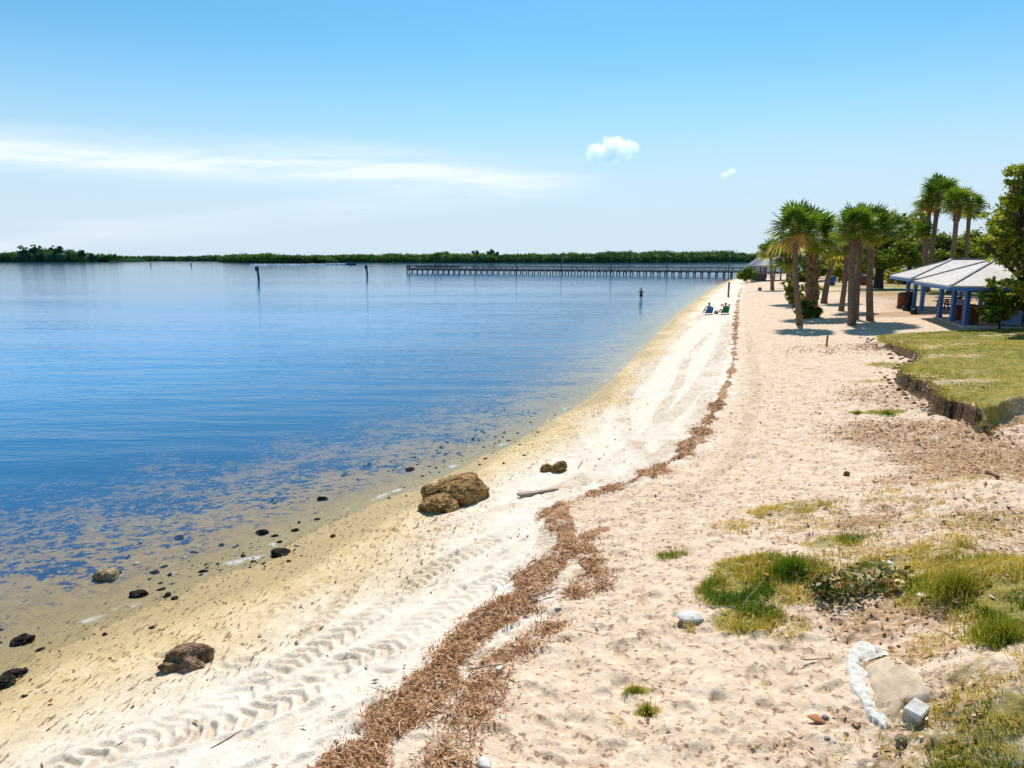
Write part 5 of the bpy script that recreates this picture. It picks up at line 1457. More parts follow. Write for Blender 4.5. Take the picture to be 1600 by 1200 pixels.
def picnic_table(lab, loc, rz):
    t = thing('picnic_table', lab, 'picnic table', loc, rz, 'picnic tables under the shelters')
    m = MB()
    for k in range(4): m.box((0, -.29 + k * .19, .76), (1.85, .17, .045))
    m.build('table_top', M_table, t)
    for s in (-1, 1):
        m = MB(); m.box((0, s * .72 - .08, .44), (1.85, .15, .045)); m.box((0, s * .72 + .09, .44), (1.85, .15, .045)); m.build('bench', M_table, t)
    for s in (-1, 1):
        m = MB(); x_ = s * .65
        m.bar((x_, -.75, .40), (x_, .75, .40), .06, .09); m.bar((x_, -.32, .71), (x_, .32, .71), .06, .09)
        for q in (-1, 1): m.bar((x_, q * .62, 0), (x_, q * .22, .72), .07, .09)
        m.build('leg', M_table, t)
def gp(p, dz=0): return Vector((p.x, p.y, gz(p.x, p.y) + dz))
ra = math.atan2(-.31, .95)
for fn, a, b_, lab, gg in ((A1, 2.6, 4.0, 'picnic table under the near shelter, closest to its brown slatted bins', g1), (A1, 5.8, 4.6, 'picnic table deep under the near shelter', g1), (A1, 3.0, 7.6, 'picnic table hidden behind the glossy bush under the near shelter', g1),
                       (A2, 2.4, 3.6, 'picnic table at the open corner of the farther shelter', g2), (A2, 5.4, 3.8, 'picnic table at the back of the farther shelter', g2), (A2, 3.6, 6.8, 'picnic table under the far end of the farther shelter', g2)):
    p = fn(a, b_); picnic_table(lab, (p.x, p.y, gg + .08), ra)

def slat_bin(lab, loc, r=.33, h=.98, liner=None):
    t = thing('litter_bin', lab, 'litter bin', loc, random.uniform(0, 1), 'slatted litter bins')
    m = MB(); N = 18
    for k in range(N):
        a = 2 * pi * k / N; m.box((r * cos(a), r * sin(a), h / 2), (.03, 2 * pi * r / N * .74, h), rz=a)
    m.build('slats', M_slat, t)
    MB().lathe([(r * .92, .03), (r * .92, h - .08), (r * .80, h - .08)], 18).build('inner_can', M_black, t)
    for z_ in (.12, h - .14): MB().lathe([(r + .018, z_), (r + .026, z_ + .01), (r + .026, z_ + .05), (r + .018, z_ + .06)], 24).build('hoop', M_metal, t)
    if liner:
        V, F = ico(3); P_ = V * np.array([r * 1.12, r * 1.12, .26]) * (1 + noise3(V, 4, 3)[:, None] * .3); P_[:, 2] += h
        link('bin_liner', np_mesh('bin_liner', P_, F, smooth=True), liner, t)
    else:
        MB().lathe([(r * 1.04, h), (r * 1.04, h + .03), (r * .55, h + .10), (r * .5, h + .03)], 18).build('lid', M_black, t, True)
M_liner = simple('pale_liner', (.50, .48, .66), (.40, .38, .58), 4, .4, .4, .3, 12)
slat_bin('reddish slatted litter bin at the corner of the farther shelter', G(1410, 482), .38, 1.15)
slat_bin('slatted litter bin with a pale lilac liner between two blue posts', gp(A1(5.4, 1.9)), .36, 1.05, M_liner)
slat_bin('big brown slatted litter bin at the front of the near shelter', G(1514, 509), .42, 1.15)
slat_bin('brown slatted litter bin far back beside the path', gp(at_depth(1351, 442, 98)), .5, 1.3)
def drum(name, lab, cat, loc, r, h, mat):
    t = thing(name, lab, cat, loc)
    MB().lathe([(r * .94, 0), (r, .05), (r, h * .33), (r * 1.03, h * .34), (r, h * .36), (r, h * .66), (r * 1.03, h * .67), (r, h * .69), (r, h)], 20).build('drum', mat, t, True)
    MB().lathe([(r * 1.05, h), (r * 1.05, h + .06), (r * .5, h + .12), (r * .1, h + .13)], 20).build('lid', mat, t, True)
drum('black_bin', 'black round bin beside the reddish slatted bin', 'bin', G(1420, 481), .34, 1.15, M_black)
M_bluebin = simple('blue_plastic', (.03, .12, .36), (.025, .10, .30), 4, .4, .4)
drum('blue_barrel', 'blue barrel on the grass behind the leaning palm', 'barrel', gp(at_depth(1299, 440, 100)), .5, 1.2, M_bluebin)
drum('blue_barrel', 'blue barrel beside the brown bin far back on the path', 'barrel', gp(at_depth(1342, 441, 99)), .45, 1.5, M_bluebin)
for (u, v, lab) in ((1416.5, 485.5, 'shiny black rubbish bag leaning on the black bin'), (1428.5, 491, 'shiny black rubbish bag lying alone on the leaf litter')):
    soft_bag('rubbish_bag', lab, 'rubbish bag', G(u, v), (.62, .55, .52), (.012, .016, .022), int(u), False, .18)
# things under the near shelter
p = A1(2.1, 4.1); t = thing('barbecue', 'black covered barbecue under the near shelter behind the big brown bin', 'barbecue', (p.x, p.y, g1 + .2), ra)
m = MB(); m.lathe([(.1, .62), (.34, .72), (.38, .90), (.36, .95)], 16); m.build('bowl', M_black, t, True)
m = MB(); m.lathe([(.37, .955), (.34, 1.10), (.2, 1.22), (.05, 1.26)], 16); m.build('lid', M_black, t, True)
for k in range(3): a = k * 2.094; MB().tube([(.15 * cos(a), .15 * sin(a), .66), (.32 * cos(a), .32 * sin(a), 0)], .018, 6).build('leg', M_black, t)
p = A1(1.55, 3.6); t = thing('cool_box', 'pale blue cool box beside the big brown slatted bin', 'cool box', (p.x, p.y, g1 + .2), ra)
m = MB(); m.box((0, 0, .33), (.75, .42, .66), taper=1.06); m.build('box', simple('pale_blue', (.20, .38, .62), (.17, .33, .55)), t)
m = MB(); m.box((0, 0, .72), (.82, .48, .10), taper=.94); m.build('lid', simple('pale_blue_lid', (.30, .45, .65), (.26, .4, .6)), t)
p = A1(5.0, 4.9)
p = A1(5.3, 4.6 + .0); person('person in dark clothes sitting at a table under the near shelter', 'bench', (p.x + .1, p.y - .72 + .0, g1 + .13), R(-18), M_skin2, [('shirt', M_navy, 'shirt'), ('trousers', M_navy, 'shorts')])

# the little far shelter with a green vent on its roof
b = at_depth(1275, 430, 132); zb = gz(b.x, b.y)
t = thing('small_shelter', 'little white-roofed shelter with a teal top far behind the stout palm', 'shelter', (b.x, b.y, zb), .3)
m = MB(); m.add([(-1.9, -1.6, 2.7), (1.9, -1.6, 2.7), (1.9, 1.6, 2.7), (-1.9, 1.6, 2.7), (-.5, 0, 4.0), (.5, 0, 4.0), (-1.9, -1.6, 2.58), (1.9, -1.6, 2.58), (1.9, 1.6, 2.58), (-1.9, 1.6, 2.58)],
      [(0, 1, 5, 4), (1, 2, 5), (2, 3, 4, 5), (3, 0, 4), (0, 6, 7, 1), (1, 7, 8, 2), (2, 8, 9, 3), (3, 9, 6, 0), (9, 8, 7, 6)]); m.build('roof', M_white, t)
m = MB(); m.box((0, 0, 4.2), (.8, .7, .5), taper=.3); m.build('roof_vent', simple('teal_paint', (.05, .36, .34), (.04, .3, .29)), t)
for sx in (-1, 1):
    for sy in (-1, 1): MB().bar((sx * 1.6, sy * 1.3, -.2), (sx * 1.6, sy * 1.3, 2.6), .14).build('post', M_grey, t)
MB().box((0, 0, .8), (1.4, .8, .08)).build('table', M_conc, t)

# ================================================================== gazebo by the foot of the pier
gc = at_depth(1203, 437, 135); zg = gz(gc.x, gc.y)
gzb = thing('gazebo', 'round timber gazebo on a raised deck with a ribbed conical grey roof', 'gazebo', (gc.x, gc.y, zg), R(12))
zd, ze, za, rr = 2.35 - zg, 3.55 - zg, 6.75 - zg, 4.5
N8 = 8; m = MB(); vs = []; fs = []
for k in range(N8):
    a = 2 * pi * k / N8; vs.append((rr * cos(a), rr * sin(a), ze))
vs.append((0, 0, za)); vs += [(v[0], v[1], v[2] - .18) for v in vs[:N8]]
for k in range(N8): fs += [(k, (k + 1) % N8, N8), (k, N8 + 1 + k, N8 + 1 + (k + 1) % N8, (k + 1) % N8)]
fs.append(tuple(N8 + 1 + k for k in range(N8 - 1, -1, -1))); m.add(vs, fs); groof = m.build('roof', M_roofg, gzb)
m = MB()
for k in range(N8):
    a0, a1 = 2 * pi * k / N8, 2 * pi * (k + 1) / N8; P0 = Vector((rr * cos(a0), rr * sin(a0), ze)); P1 = Vector((rr * cos(a1), rr * sin(a1), ze)); AP = Vector((0, 0, za))
    for j in range(8):
        q = j / 8; e = P0.lerp(P1, q); k2 = 1 - abs(q - .5) * 2
        m.bar(e + Vector((0, 0, .05)), (e.lerp(AP, .55 + .42 * k2) if j else AP) + Vector((0, 0, .05)), .12, .10)
m.build('roof_ribs', M_roofg, groof)
for k in range(N8):
    a = 2 * pi * k / N8; x_, y_ = 3.5 * cos(a), 3.5 * sin(a)
    MB().bar((x_, y_, -.3), (x_, y_, ze + .05), .2).build('post', M_pier, gzb)
m = MB(); m.lathe([(3.75, zd - .22), (3.75, zd)], 8); deck = m.build('deck', M_deck, gzb)
for k in range(N8):
    if k == 5: continue
    a0, a1 = 2 * pi * k / N8, 2 * pi * (k + 1) / N8; p0 = Vector((3.5 * cos(a0), 3.5 * sin(a0), zd)); p1_ = Vector((3.5 * cos(a1), 3.5 * sin(a1), zd)); m = MB()
    for z_, h_ in ((.98, .10), (.68, .09), (.40, .09), (.14, .09)): m.bar(p0 + Vector((0, 0, z_)), p1_ + Vector((0, 0, z_)), .05, h_)
    m.build('railing', M_deck, deck)
m = MB(); a0, a1 = 2 * pi * 5 / 8, 2 * pi * 6 / 8
c0 = Vector((3.5 * cos(a0), 3.5 * sin(a0), 0)).lerp(Vector((3.5 * cos(a1), 3.5 * sin(a1), 0)), .5); dr = c0.normalized()
for k in range(5): m.box(c0 + dr * (.3 + .3 * k) + Vector((0, 0, zd - .1 - .22 * k)), (.32, 2.0, .06), rz=math.atan2(dr.y, dr.x))
m.build('stairs', M_deck, deck)
m = MB()
for k in (3, 4):
    a0, a1 = 2 * pi * k / 8, 2 * pi * (k + 1) / 8; p0 = Vector((3.45 * cos(a0), 3.45 * sin(a0), zd / 2 - .15)); p1_ = Vector((3.45 * cos(a1), 3.45 * sin(a1), zd / 2 - .15)); m.bar(p0, p1_, .04, zd - .2)
m.build('skirt_panel', M_pier, gzb)

# ================================================================== posts and sticks on the beach
def stake(lab, u, v, hv, w, mat, name='wooden_post'):
    b = G(u, v); D = b.y; H = at_depth(u, hv, D).z - b.z
    t = thing(name, lab, 'post', b)
    MB().tube([(0, 0, -.3), (0, 0, H * .5), (.01, 0, H)], [w, w, w * .96], 10, jit=.03).build('shaft', mat, t, True)
    MB().lathe([(w * .99, 0), (w * .8, .03), (w * .2, .05)], 10, (.01, 0, H)).build('weathered_top', M_pier, t)
M_post = simple('tan_timber', (.30, .20, .12), (.20, .13, .08), 4, .85, .2, .4, 20, (1, 1, .2))
stake('upright wooden post standing alone on the white sand towards the pier', 1138, 464, 441, .12, M_post)
stake('short orange-brown stake in the sand before the palm clump', 1291.5, 542, 525, .05, simple('orange_timber', (.46, .24, .06), (.34, .17, .05), 5, .8))
def stick(name, lab, cat, u0, v0, u1, v1, r, mat, lift=.03, n=6, jit=.15):
    a = G(u0, v0); b = G(u1, v1)
    if name == 'plastic_pipe':
        zz = a.z; q_ = plane_pt(u1, v1, zz); b = Vector((q_[0], q_[1], zz))
    c = (a + b) / 2; K = 7; pts = []
    rg = random.Random(int(u0 * 7 + v0))
    for i in range(K):
        q = i / (K - 1); p = a.lerp(b, q); p.z = (gz(p.x, p.y) if name != 'plastic_pipe' else a.z) + lift; s = (b - a).length
        pts.append(p - c + Vector((rg.uniform(-1, 1), rg.uniform(-1, 1), 0)) * s * .02 * jit * 6 * sin(pi * q))
    m = MB(); m.tube(pts, [r * (.8 + .4 * rg.random()) * (1 - .5 * (i / (K - 1)) * jit * 3) for i in range(K)], n, jit=jit)
    o = m.build(name, mat, None, True, c); tag(o, lab, cat); return o
M_drift = simple('driftwood', (.42, .33, .25), (.26, .19, .14), 5, .9, .1, .6, 22, (1, 1, 1))
M_brownstick = simple('brown_twig', (.16, .10, .065), (.09, .055, .035), 5, .9)
stick('plastic_pipe', 'straight white pipe lying at the foot of the eroded bank', 'pipe', 1438, 642, 1472, 643.5, .022, M_white, .06, 10, 0.0)
stick('plastic_pipe', 'short greyish pipe lying under the upper end of the eroded bank', 'pipe', 1372, 545.5, 1390, 544, .03, M_grey, .05, 10, 0.0)
stick('driftwood_stick', 'pale bent stick on the dried seaweed line', 'stick', 830, 940, 872, 927, .016, M_drift, .08)
stick('driftwood_stick', 'pale twig crossing the thickest part of the seaweed strip', 'stick', 735, 1055, 782, 1048, .010, M_drift, .08)
stick('driftwood_stick', 'dark stick lying against the sandy slope under the lawn', 'stick', 1541, 741, 1560, 749, .03, M_brownstick, .04)
stick('driftwood_stick', 'long thin dark twig in the tyre tracks', 'stick', 330, 1172, 382, 1142, .006, M_brownstick, .02)
stick('driftwood_stick', 'tiny dark twig curled on the white sand above the pair of small rocks', 'stick', 903, 733, 910, 722, .008, M_brownstick, .03)
stick('driftwood_stick', 'dry straw-coloured stalk lying across the grass patch', 'stick', 1160, 951, 1190, 915, .005, M_drift, .06)
stick('driftwood_stick', 'dark forked twig on the sand between the grass patch and the white rubble', 'stick', 1255, 1035, 1300, 1032, .006, M_brownstick, .03)
def plank(lab, u0, v0, u1, v1, w, th, mat):
    a = G(u0, v0); b = G(u1, v1); c = (a + b) / 2; d = b - a; L = d.length
    m = MB(); N = 10; vs = []; fs = []
    for i in range(N + 1):
        q = i / N; ww = w * (1 - .55 * q ** 3) * (.9 + .15 * random.random())
        for y_, z_ in ((-ww / 2, 0), (-ww / 2 * .8, th), (ww / 2 * .8, th * .9), (ww / 2, 0)): vs.append((-L / 2 + L * q, y_ + .01 * random.uniform(-1, 1), z_))
    for i in range(N):
        for k in range(4): fs.append((i * 4 + k, (i + 1) * 4 + k, (i + 1) * 4 + (k + 1) % 4, i * 4 + (k + 1) % 4))
    fs += [(3, 2, 1, 0), tuple(N * 4 + k for k in range(4))]; m.add(vs, fs)
    o = m.build('driftwood_plank', mat, None, False, c + Vector((0, 0, .0)), (0, 0, math.atan2(d.y, d.x))); tag(o, lab, 'driftwood')
plank('weathered driftwood plank half sunk in the sand between the big rock and the seaweed', 810, 777, 872, 764, .17, .05, M_drift)

# ================================================================== rocks
def rock(name, lab, cat, u, v, dims, seed, mat, rz=0, sink=.0, rough=.5, group=None, sub=5, flat=-.35, pit=.0):
    b = G(u, v); b.z = max(b.z, -dims[2] * .30)
    o = link(name, rock_mesh(name, dims, seed, sub, rough, flat, pit), mat, None, b - Vector((0, 0, sink)), (0, 0, rz)); return tag(o, lab, cat, group)
# craggy stones: flat-cut lobes worn together
V6, F6 = ico(6)
def lobe(c, dims, seed, rz, flat=-.55, cut=(.50, .80)):
    g = np.random.default_rng(seed)
    n = noise3(V6, 1.1, seed) * .9 + noise3(V6, 2.6, seed + 3) * .7
    P_ = V6 * (1 + .45 * n)[:, None]
    for _ in range(9):
        k = g.normal(size=3); k[2] = abs(k[2]) * .6; k /= np.linalg.norm(k); ex = P_ @ k - g.uniform(*cut); P_ = P_ - np.where(ex > 0, ex * .85, 0)[:, None] * k
    ex = P_[:, 2] - .62; P_[:, 2] -= np.where(ex > 0, ex * .8, 0)
    rg = 1 - np.abs(noise3(V6, 5, seed + 9)) * 4.5; rg2 = 1 - np.abs(noise3(V6, 11, seed + 19)) * 4.5
    P_ = P_ * (1 + .055 * np.clip(rg, -1, 1) * -1 + .03 * np.clip(rg2, -1, 1) * -1 + .05 * noise3(V6, 22, seed + 29))[:, None]
    P_ = P_ * np.array(dims) / 2; P_[:, 2] = np.maximum(P_[:, 2], flat * dims[2] / 2)
    cr, sr = cos(rz), sin(rz); P_ = np.stack([P_[:, 0] * cr - P_[:, 1] * sr, P_[:, 0] * sr + P_[:, 1] * cr, P_[:, 2]], 1)
    return P_ + np.array(c)

def crag(name, lab, u, v, mat, lobes, rz=0, size=.9):
    b = G(u, v); n = len(V6)
    o = link(name, np_mesh(name, np.vstack([lobe(*l) for l in lobes]) * size, np.vstack([F6 + n * i for i in range(len(lobes))]), smooth=True), mat, None, b, (0, 0, rz))
    return tag(o, lab, 'rock')
crag('boulder', 'large golden brown double-humped boulder on the white sand by the water', 712, 785, M_rock,
     [((.20, .30, .23), (1.35, 1.45, .94), 3, .2), ((-.30, -.38, .14), (1.10, .80, .56), 14, .1), ((-.38, .12, .17), (.85, .9, .64), 22, .7)])
crag('cracked_rock', 'flat cracked grey brown rock on the damp yellow sand', 290, 1040, M_rock2,
     [((.0, .08, .14), (.82, .52, .36), 61, .35), ((.10, -.07, .09), (.56, .34, .27), 72, .1), ((-.20, -.06, .06), (.52, .34, .20), 83, .45), ((.24, .14, .14), (.34, .34, .32), 94, .6)], size=.8)
rock('small_rock', 'smoother small brown rock touching a jagged one', 'rock', 855, 735, (.42, .36, .30), 31, M_rock, .2)
rock('small_rock', 'jagged small brown rock with a pointed top, touching a smoother one', 'rock', 872, 735.5, (.38, .34, .36), 37, M_rock, 1.0, rough=.8)
rock('wet_rock', 'pale tan rock standing in the shallow water', 'rock', 166, 903, (.46, .36, .24), 51, M_rock3, .1)
rock('white_stone', 'white angular stone lying beside the grass patch', 'stone', 1081, 964, (.34, .30, .11), 63, M_wht, .5, rough=.3, flat=-.2, sub=4)
rock('red_stone', 'small reddish brown stone alone on the damp sand', 'stone', 520, 839, (.11, .10, .10), 65, simple('red_stone', (.22, .07, .035), (.14, .045, .025), 8), .0, rough=.25, sub=3)
rock('pine_cone', 'small brown cone-like lump alone on the pinkish sand', 'cone', 1323, 743, (.13, .12, .17), 66, simple('cone_brown', (.20, .09, .04), (.10, .045, .02), 18, bump=.9), .0, rough=.4, sub=3)
OY = [(34, 1003, .30, 'widest dark oyster clump, in the shallows at the picture edge'), (62, 1016, .13, 'small upright dark clump beside the widest one'), (26, 1055, .26, 'dark oyster clump on the waterline below the widest one'), (5, 1070, .30, 'dark clump cut by the picture edge on the yellow sand'),
      (219, 930, .27, 'ragged dark clump at the end of the foam line'), (252, 921, .13, 'round dark lump touching the tip of the foam streak'), (261, 931, .14, 'brownish lump between two dark round lumps'), (273, 936, .15, 'black round lump nearest the sand in the group by the foam'),
      (318, 893, .16, 'single black lump in the middle of the shallow wet sand'), (256, 886, .13, 'small dark tuft in the shallows above the foam group'), (346, 852, .14, 'small dark clump in the shallows below the weed beds'), (411, 833, .26, 'wide low dark clump at the edge of the weed beds'),
      (430, 838, .14, 'small lump touching the wide low dark clump'), (437, 866, .30, 'tall leaning dark clump on the edge of the dry sand'), (437, 847, .13, 'small black lump just above the tall leaning clump'), (461, 829, .16, 'dark lump on the waterline past the tall leaning clump'),
      (504, 781, .26, 'dark clump far along the waterline below the big boulder'), (496, 812, .14, 'low dark lump on the wet sand below the far clump'), (371, 853, .08, 'tiny dark pebble-like lump among the scattered bits'), (280, 842, .16, 'dark clump among the blue weed patches'), (392, 850, .07, 'tiniest dark lump on the wet sand'), (641, 735, .28, 'flat dark weed clump in the shallows above the boulder')]
for i, (u, v, s, lab) in enumerate(OY):
    rock('oyster_clump', lab, 'oyster clump', u, v, (s * 1.15, s * .9, s * .62), 400 + i * 7, M_oyst, i * .8, .02, .95, 'dark oyster clumps along the waterline', 5, -.4, 1.2)
stn = simple('grey_pebble', (.25, .23, .22), (.16, .15, .14), 8)
for i, (u, v, s, lab) in enumerate([(1289, 1122, .07, 'dark grey pebble by the orange leaf'), (1293, 1156, .085, 'largest dark grey pebble of the few below the white rubble'), (1305, 1162, .05, 'small grey pebble touching the largest one'), (1322, 1147, .05, 'grey pebble alone above the largest one'), (1408, 1157, .12, 'pale buff stone under the white concrete block')]):
    rock('pebble', lab, 'pebble', u, v, (s, s * .85, s * .7), 500 + i, stn if i < 4 else M_rock3, i, 0, .3, None, 3)
for i, (u, v, s, lab) in enumerate([(872, 952, .10, 'white shell-like chip on the sand inside the bend of the seaweed'), (780, 1047, .13, 'white flake at the upper side of the thick seaweed strip'), (757, 1195, .20, 'white lump at the very bottom of the picture by the seaweed'), (1320, 963, .07, 'small white chip at the lower edge of the grass patch')]):
    rock('white_chip', lab, 'stone', u, v, (s, s * .6, s * .3), 520 + i, M_wht, i * .9, -.02, .3, None, 3)
rock('red_scrap', 'tiny bright red scrap on the white sand', 'litter', 488, 943, (.05, .04, .03), 530, simple('red_plastic', (.5, .02, .02), (.4, .02, .02)), 0, 0, .3, None, 3)

# broken white concrete rim with earth inside, and the square block
def slab():
    outer = [(1352, 1001), (1334, 1010), (1322, 1030), (1320, 1050), (1330, 1078), (1346, 1108), (1362, 1128), (1384, 1142)]
    inner = [(1398, 1022), (1370, 1026), (1354, 1036), (1352, 1054), (1360, 1080), (1370, 1100), (1382, 1116), (1392, 1132)]
    c = G(1352, 1070)
    O = catmull([list(G(u, v))[:2] for u, v in outer], 14); I = catmull([list(G(u, v))[:2] for u, v in inner], 14); n = len(O); K = 14
    q = np.linspace(0, 1, K)[None, :, None]
    e = ((fbm(O[:, 0] * 9, O[:, 1] * 9, 5, 3) - .5) * .07)[:, None]; e2 = ((fbm(I[:, 0] * 11, I[:, 1] * 11, 6, 3) - .5) * .12)[:, None]
    dr = (O - I); dr /= np.linalg.norm(dr, axis=1)[:, None] + 1e-9
    P2 = (O + dr * e)[:, None, :] * (1 - q) + (I + dr * e2)[:, None, :] * q
    x = P2[..., 0].ravel(); y = P2[..., 1].ravel(); qq = np.broadcast_to(q[..., 0], (n, K)).ravel()
    z = height(x, y); top = .036 * sstep(0, .10, qq) * (1 - sstep(.55, 1, qq) * 1.25) + (fbm(x * 14, y * 14, 9, 4) - .5) * .05
    ends = np.repeat(np.minimum(np.arange(n), n - 1 - np.arange(n)), K); top = top * sstep(-1, 5, ends) - .06 * (qq == 0) - .02 * (ends == 0)
    V = np.stack([x, y, z + top], 1) - np.array(c)
    i = (np.arange(n - 1)[:, None] * K + np.arange(K - 1)[None, :]).ravel()
    Vb = V.copy(); Vb[:, 2] -= .12
    F = np.stack([i, i + 1, i + K + 1, i + K], 1)
    o = link('broken_concrete', np_mesh('broken_concrete', np.vstack([V, Vb]), np.vstack([F, F[:, ::-1] + len(V)]), smooth=True), M_wht, None, c)
    tag(o, 'broken concrete slab with a curved crumbling white rim, half buried in earth', 'concrete rubble')
    px_ = [(1352, 1038), (1372, 1027), (1396, 1023), (1425, 1040), (1452, 1068), (1462, 1086), (1440, 1094), (1416, 1100), (1398, 1126), (1384, 1112), (1370, 1098), (1358, 1072)]
    Pq = np.array([list(G(u, v))[:2] for u, v in px_]); cc = Pq.mean(0); ring = catmull(np.vstack([Pq, Pq[:1]]), 8)[:-1]; m_ = len(ring); K = 12
    q = np.linspace(0, 1, K)[None, :, None]; P2 = cc[None, None, :] * (1 - q) + ring[:, None, :] * q; x = P2[..., 0].ravel(); y = P2[..., 1].ravel()
    qq = np.broadcast_to(q[..., 0], (m_, K)).ravel(); z = height(x, y) + .022 - .05 * sstep(.85, 1, qq) + (fbm(x * 7, y * 7, 3, 3) - .5) * .02
    i = np.arange(m_)[:, None] * K + np.arange(K - 1)[None, :]; j = ((np.arange(m_) + 1) % m_)[:, None] * K + np.arange(K - 1)[None, :]
    F = np.stack([i, i + 1, j + 1, j], -1).reshape(-1, 4)
    link('slab_face', np_mesh('slab_face', np.stack([x, y, z], 1) - np.array(c), F, smooth=True), simple('dirty_concrete', (.60, .475, .345), (.42, .315, .215), 6, .95, .1, .8, 40), o)
slab()
def block():
    p0 = G(1417, 1138); w = .155
    t = Matrix.Rotation(R(-28), 3, 'Z'); m = MB()
    import bmesh
    bm = bmesh.new(); bmesh.ops.create_cube(bm, size=1); bmesh.ops.scale(bm, vec=(w * 1.5, w, w), verts=bm.verts)
    bmesh.ops.bevel(bm, geom=bm.edges[:], offset=.008, segments=2, affect='EDGES')
    me = bpy.data.meshes.new('concrete_block'); bm.to_mesh(me); bm.free()
    o = link('concrete_block', me, simple('white_concrete', (.60, .58, .54), (.42, .38, .33), 9, .9, .1, .5, 50), None, (p0.x + .15, p0.y + .12, p0.z + .06), (R(4), R(-3), R(38)))
    tag(o, 'square-edged whitish concrete block sticking out of the grassy mound', 'concrete block')
block()

# pale fallen leaves by the grass
def big_leaf(lab, u, v, s, c, rz, lift=.05, tilt=.3):
    b = G(u, v, lift); N = 8; vs = []; fs = []
    for i in range(N + 1):
        q = i / N; w = s * .25 * math.sin(pi * min(.985, .02 + q * .97)); zc = s * .03 * math.sin(pi * q)
        vs += [(-s / 2 + s * q, -w, zc + .4 * w * q), (-s / 2 + s * q, 0, zc - .02 * s), (-s / 2 + s * q, w, zc + .15 * w)]
    for i in range(N):
        for k in range(2): fs.append((i * 3 + k, (i + 1) * 3 + k, (i + 1) * 3 + k + 1, i * 3 + k + 1))
    o = MB().add(vs, fs).build('fallen_leaf', simple('leaf_' + lab.split()[0], c, tuple(x * .85 for x in c), 6, .6, .3, .3, 20), None, True, b, (tilt, .2, rz)); tag(o, lab, 'leaf')
    md = o.modifiers.new('t', 'SOLIDIFY'); md.thickness = .003
big_leaf('white curled leaf on top of the creeping plants', 1389, 895, .13, (.72, .70, .64), .4, .14, .6)
big_leaf('yellowish pale leaf below the white curled one', 1405, 921, .17, (.60, .54, .20), .1, .10)
big_leaf('cream leaf on the litter, lowest of the pale leaves by the creeping plants', 1440, 938, .15, (.66, .60, .44), .2, .06)
big_leaf('peach brown leaf on the sand just past the cream one', 1494, 946, .16, (.52, .30, .18), .8, .05)
big_leaf('orange leaf lying in the middle of the grass patch', 1197, 905, .13, (.55, .20, .08), 1.3, .07)
big_leaf('long orange brown leaf among the grey pebbles', 1275, 1128, .17, (.42, .16, .05), -.3, .03)
# grass tussocks
def tussock(lab, u, v, R_, H, n, t0, seed):
    b = G(u, v); g = np.random.default_rng(seed); a = g.uniform(0, 2 * pi, n); q = np.minimum(np.abs(g.normal(0, .55, n)), 1.25) * R_ * (.75 + .5 * vnoise(a * 1.5, a * 0 + seed, seed))
    x = np.cos(a) * q; y = np.sin(a) * q * .7; o_rng = globals()['rng']
    z = np.array([0.0] * n) - .03 + H * .12 * np.maximum(1 - (q / R_) ** 2, -.3)
    o = blades('grass_tussock', x, y, H * g.uniform(.25, 1.1, n) ** 1.2 * (1.1 - .55 * q / R_), g.uniform(.005, .010, n), np.clip(t0 + g.normal(0, .22, n), 0, 1), .6, M_grass, z); o.location = b; tag(o, lab, 'grass tussock')
tussock('tall bright green tussock rising from the grass patch', 1238, 895, .36, .26, 2600, .12, 1)
tussock('golden green tussock beside the pale leaves', 1498, 922, .42, .26, 3200, .52, 2)
tussock('green tussock on the sandy hump, throwing a dark shadow', 1568, 1000, .34, .24, 2600, .45, 3)
tussock('small bright tussock on the open sand beside the seaweed', 1012, 1112, .09, .10, 420, .15, 4)
tussock('small green tussock just above its brighter twin on the open sand', 993, 1082, .11, .09, 420, .25, 5)
tussock('low wide green tussock on the sand under the eroded bank', 1386, 648, .42, .16, 1500, .30, 6)
tussock('little round tussock on the sand under the eroded bank', 1340, 646, .22, .13, 700, .25, 7)
b = G(1345, 925)
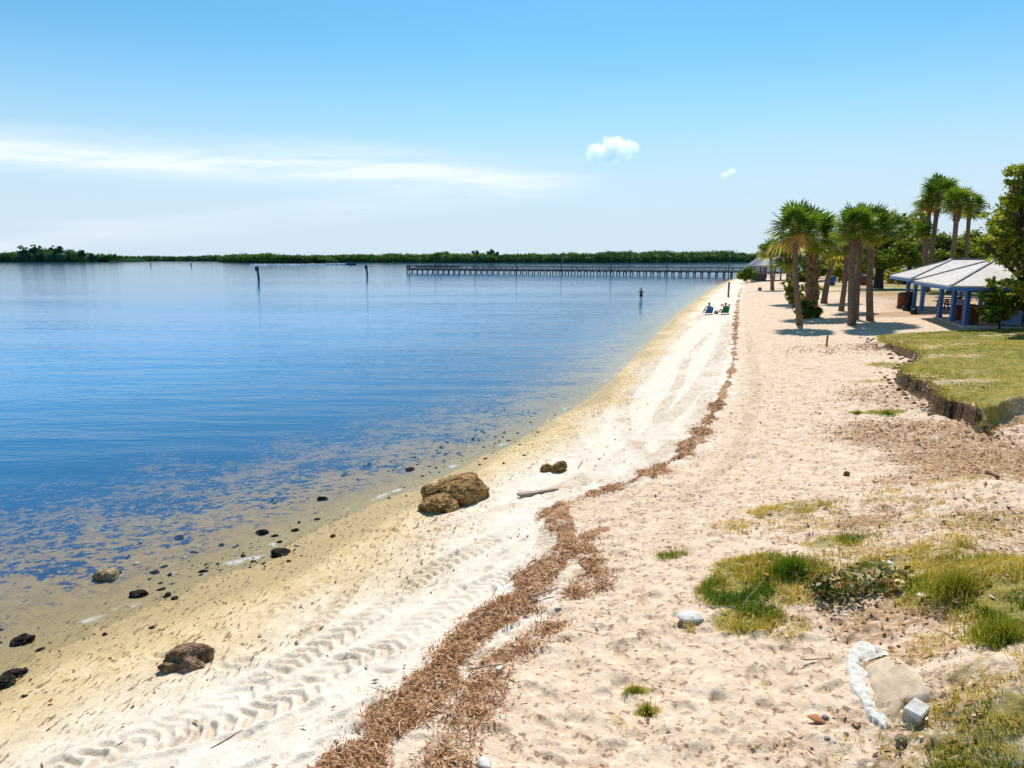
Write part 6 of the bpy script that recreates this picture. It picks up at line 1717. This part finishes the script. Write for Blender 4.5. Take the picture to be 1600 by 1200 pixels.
V, ti = clumps([(0, 0, .08, .55, .22, .10), (.45, .1, .1, .4, .2, .12), (-.4, .05, .06, .35, .18, .08)], 900, .075, 77, .5, 20, .1, .3, .8)
o = link('creeping_plant', leaf_mesh('creeping_plant', V, ti), leafy('creeper_leaf', [(0, (.05, .09, .015)), (.5, (.13, .15, .03)), (.8, (.28, .15, .04)), (1, (.36, .14, .05))], .3, .5), None, b); tag(o, 'creeping plant with round green and rusty leaves between the tall tussock and the pale leaves', 'plant')

# ================================================================== two small clouds
def cloud(lab, u, v, wpx, hpx, D, parts, seed, dens):
    c = at_depth(u, v, D); s = D / FOC
    n = NT('cloud_' + str(seed)); P = n.obj()
    W_, H_ = wpx * s, hpx * s
    acc = None
    for (x_, z_, r_) in parts:
        d = n.n('ShaderNodeVectorMath', _operation='DISTANCE'); n.l(n.mapping(P, (1, .8, 1.0)), d.inputs[0]); d.inputs[1].default_value = (x_ * W_, 0, z_ * W_)
        f = n.math('SUBTRACT', 1.0, n.math('DIVIDE', d.outputs['Value'], r_ * W_))
        acc = f if acc is None else n.math('MAXIMUM', acc, f)
    nz = n.noise(P, 5.5 / W_, 5, .62); 
    v_ = n.math('ADD', acc, n.math('MULTIPLY', n.math('SUBTRACT', nz, .5), 1.5))
    v_ = n.math('MULTIPLY', n.ss(v_, .12, .50), dens)
    vs = n.n('ShaderNodeVolumePrincipled'); n.l(v_, vs.inputs['Density']); vs.inputs['Color'].default_value = (1, 1, 1, 1); vs.inputs['Anisotropy'].default_value = .3
    vs.inputs['Emission Color'].default_value = (1, 1, 1, 1)
    n.l(vs.outputs[0], n.out.inputs['Volume'])
    V, F = ico(3); o = link('cloud', np_mesh('cloud', V * np.array([W_ * .72, W_ * .42, H_ * .95]), F), n.m, None, c)
    tag(o, lab, 'cloud', 'small clouds')
cloud('larger white puffy cloud standing alone in the blue sky', 957, 234, 80, 34, 3000, [(-.26, -.06, .24), (0, .02, .30), (.2, .0, .24), (.38, .02, .15), (-.40, -.10, .12)], 1, .035)
cloud('tiny white cloud scrap lower and apart from the puffy one', 1138, 271, 24, 14, 3000, [(-.2, -.1, .3), (.2, .1, .3)], 2, .06)
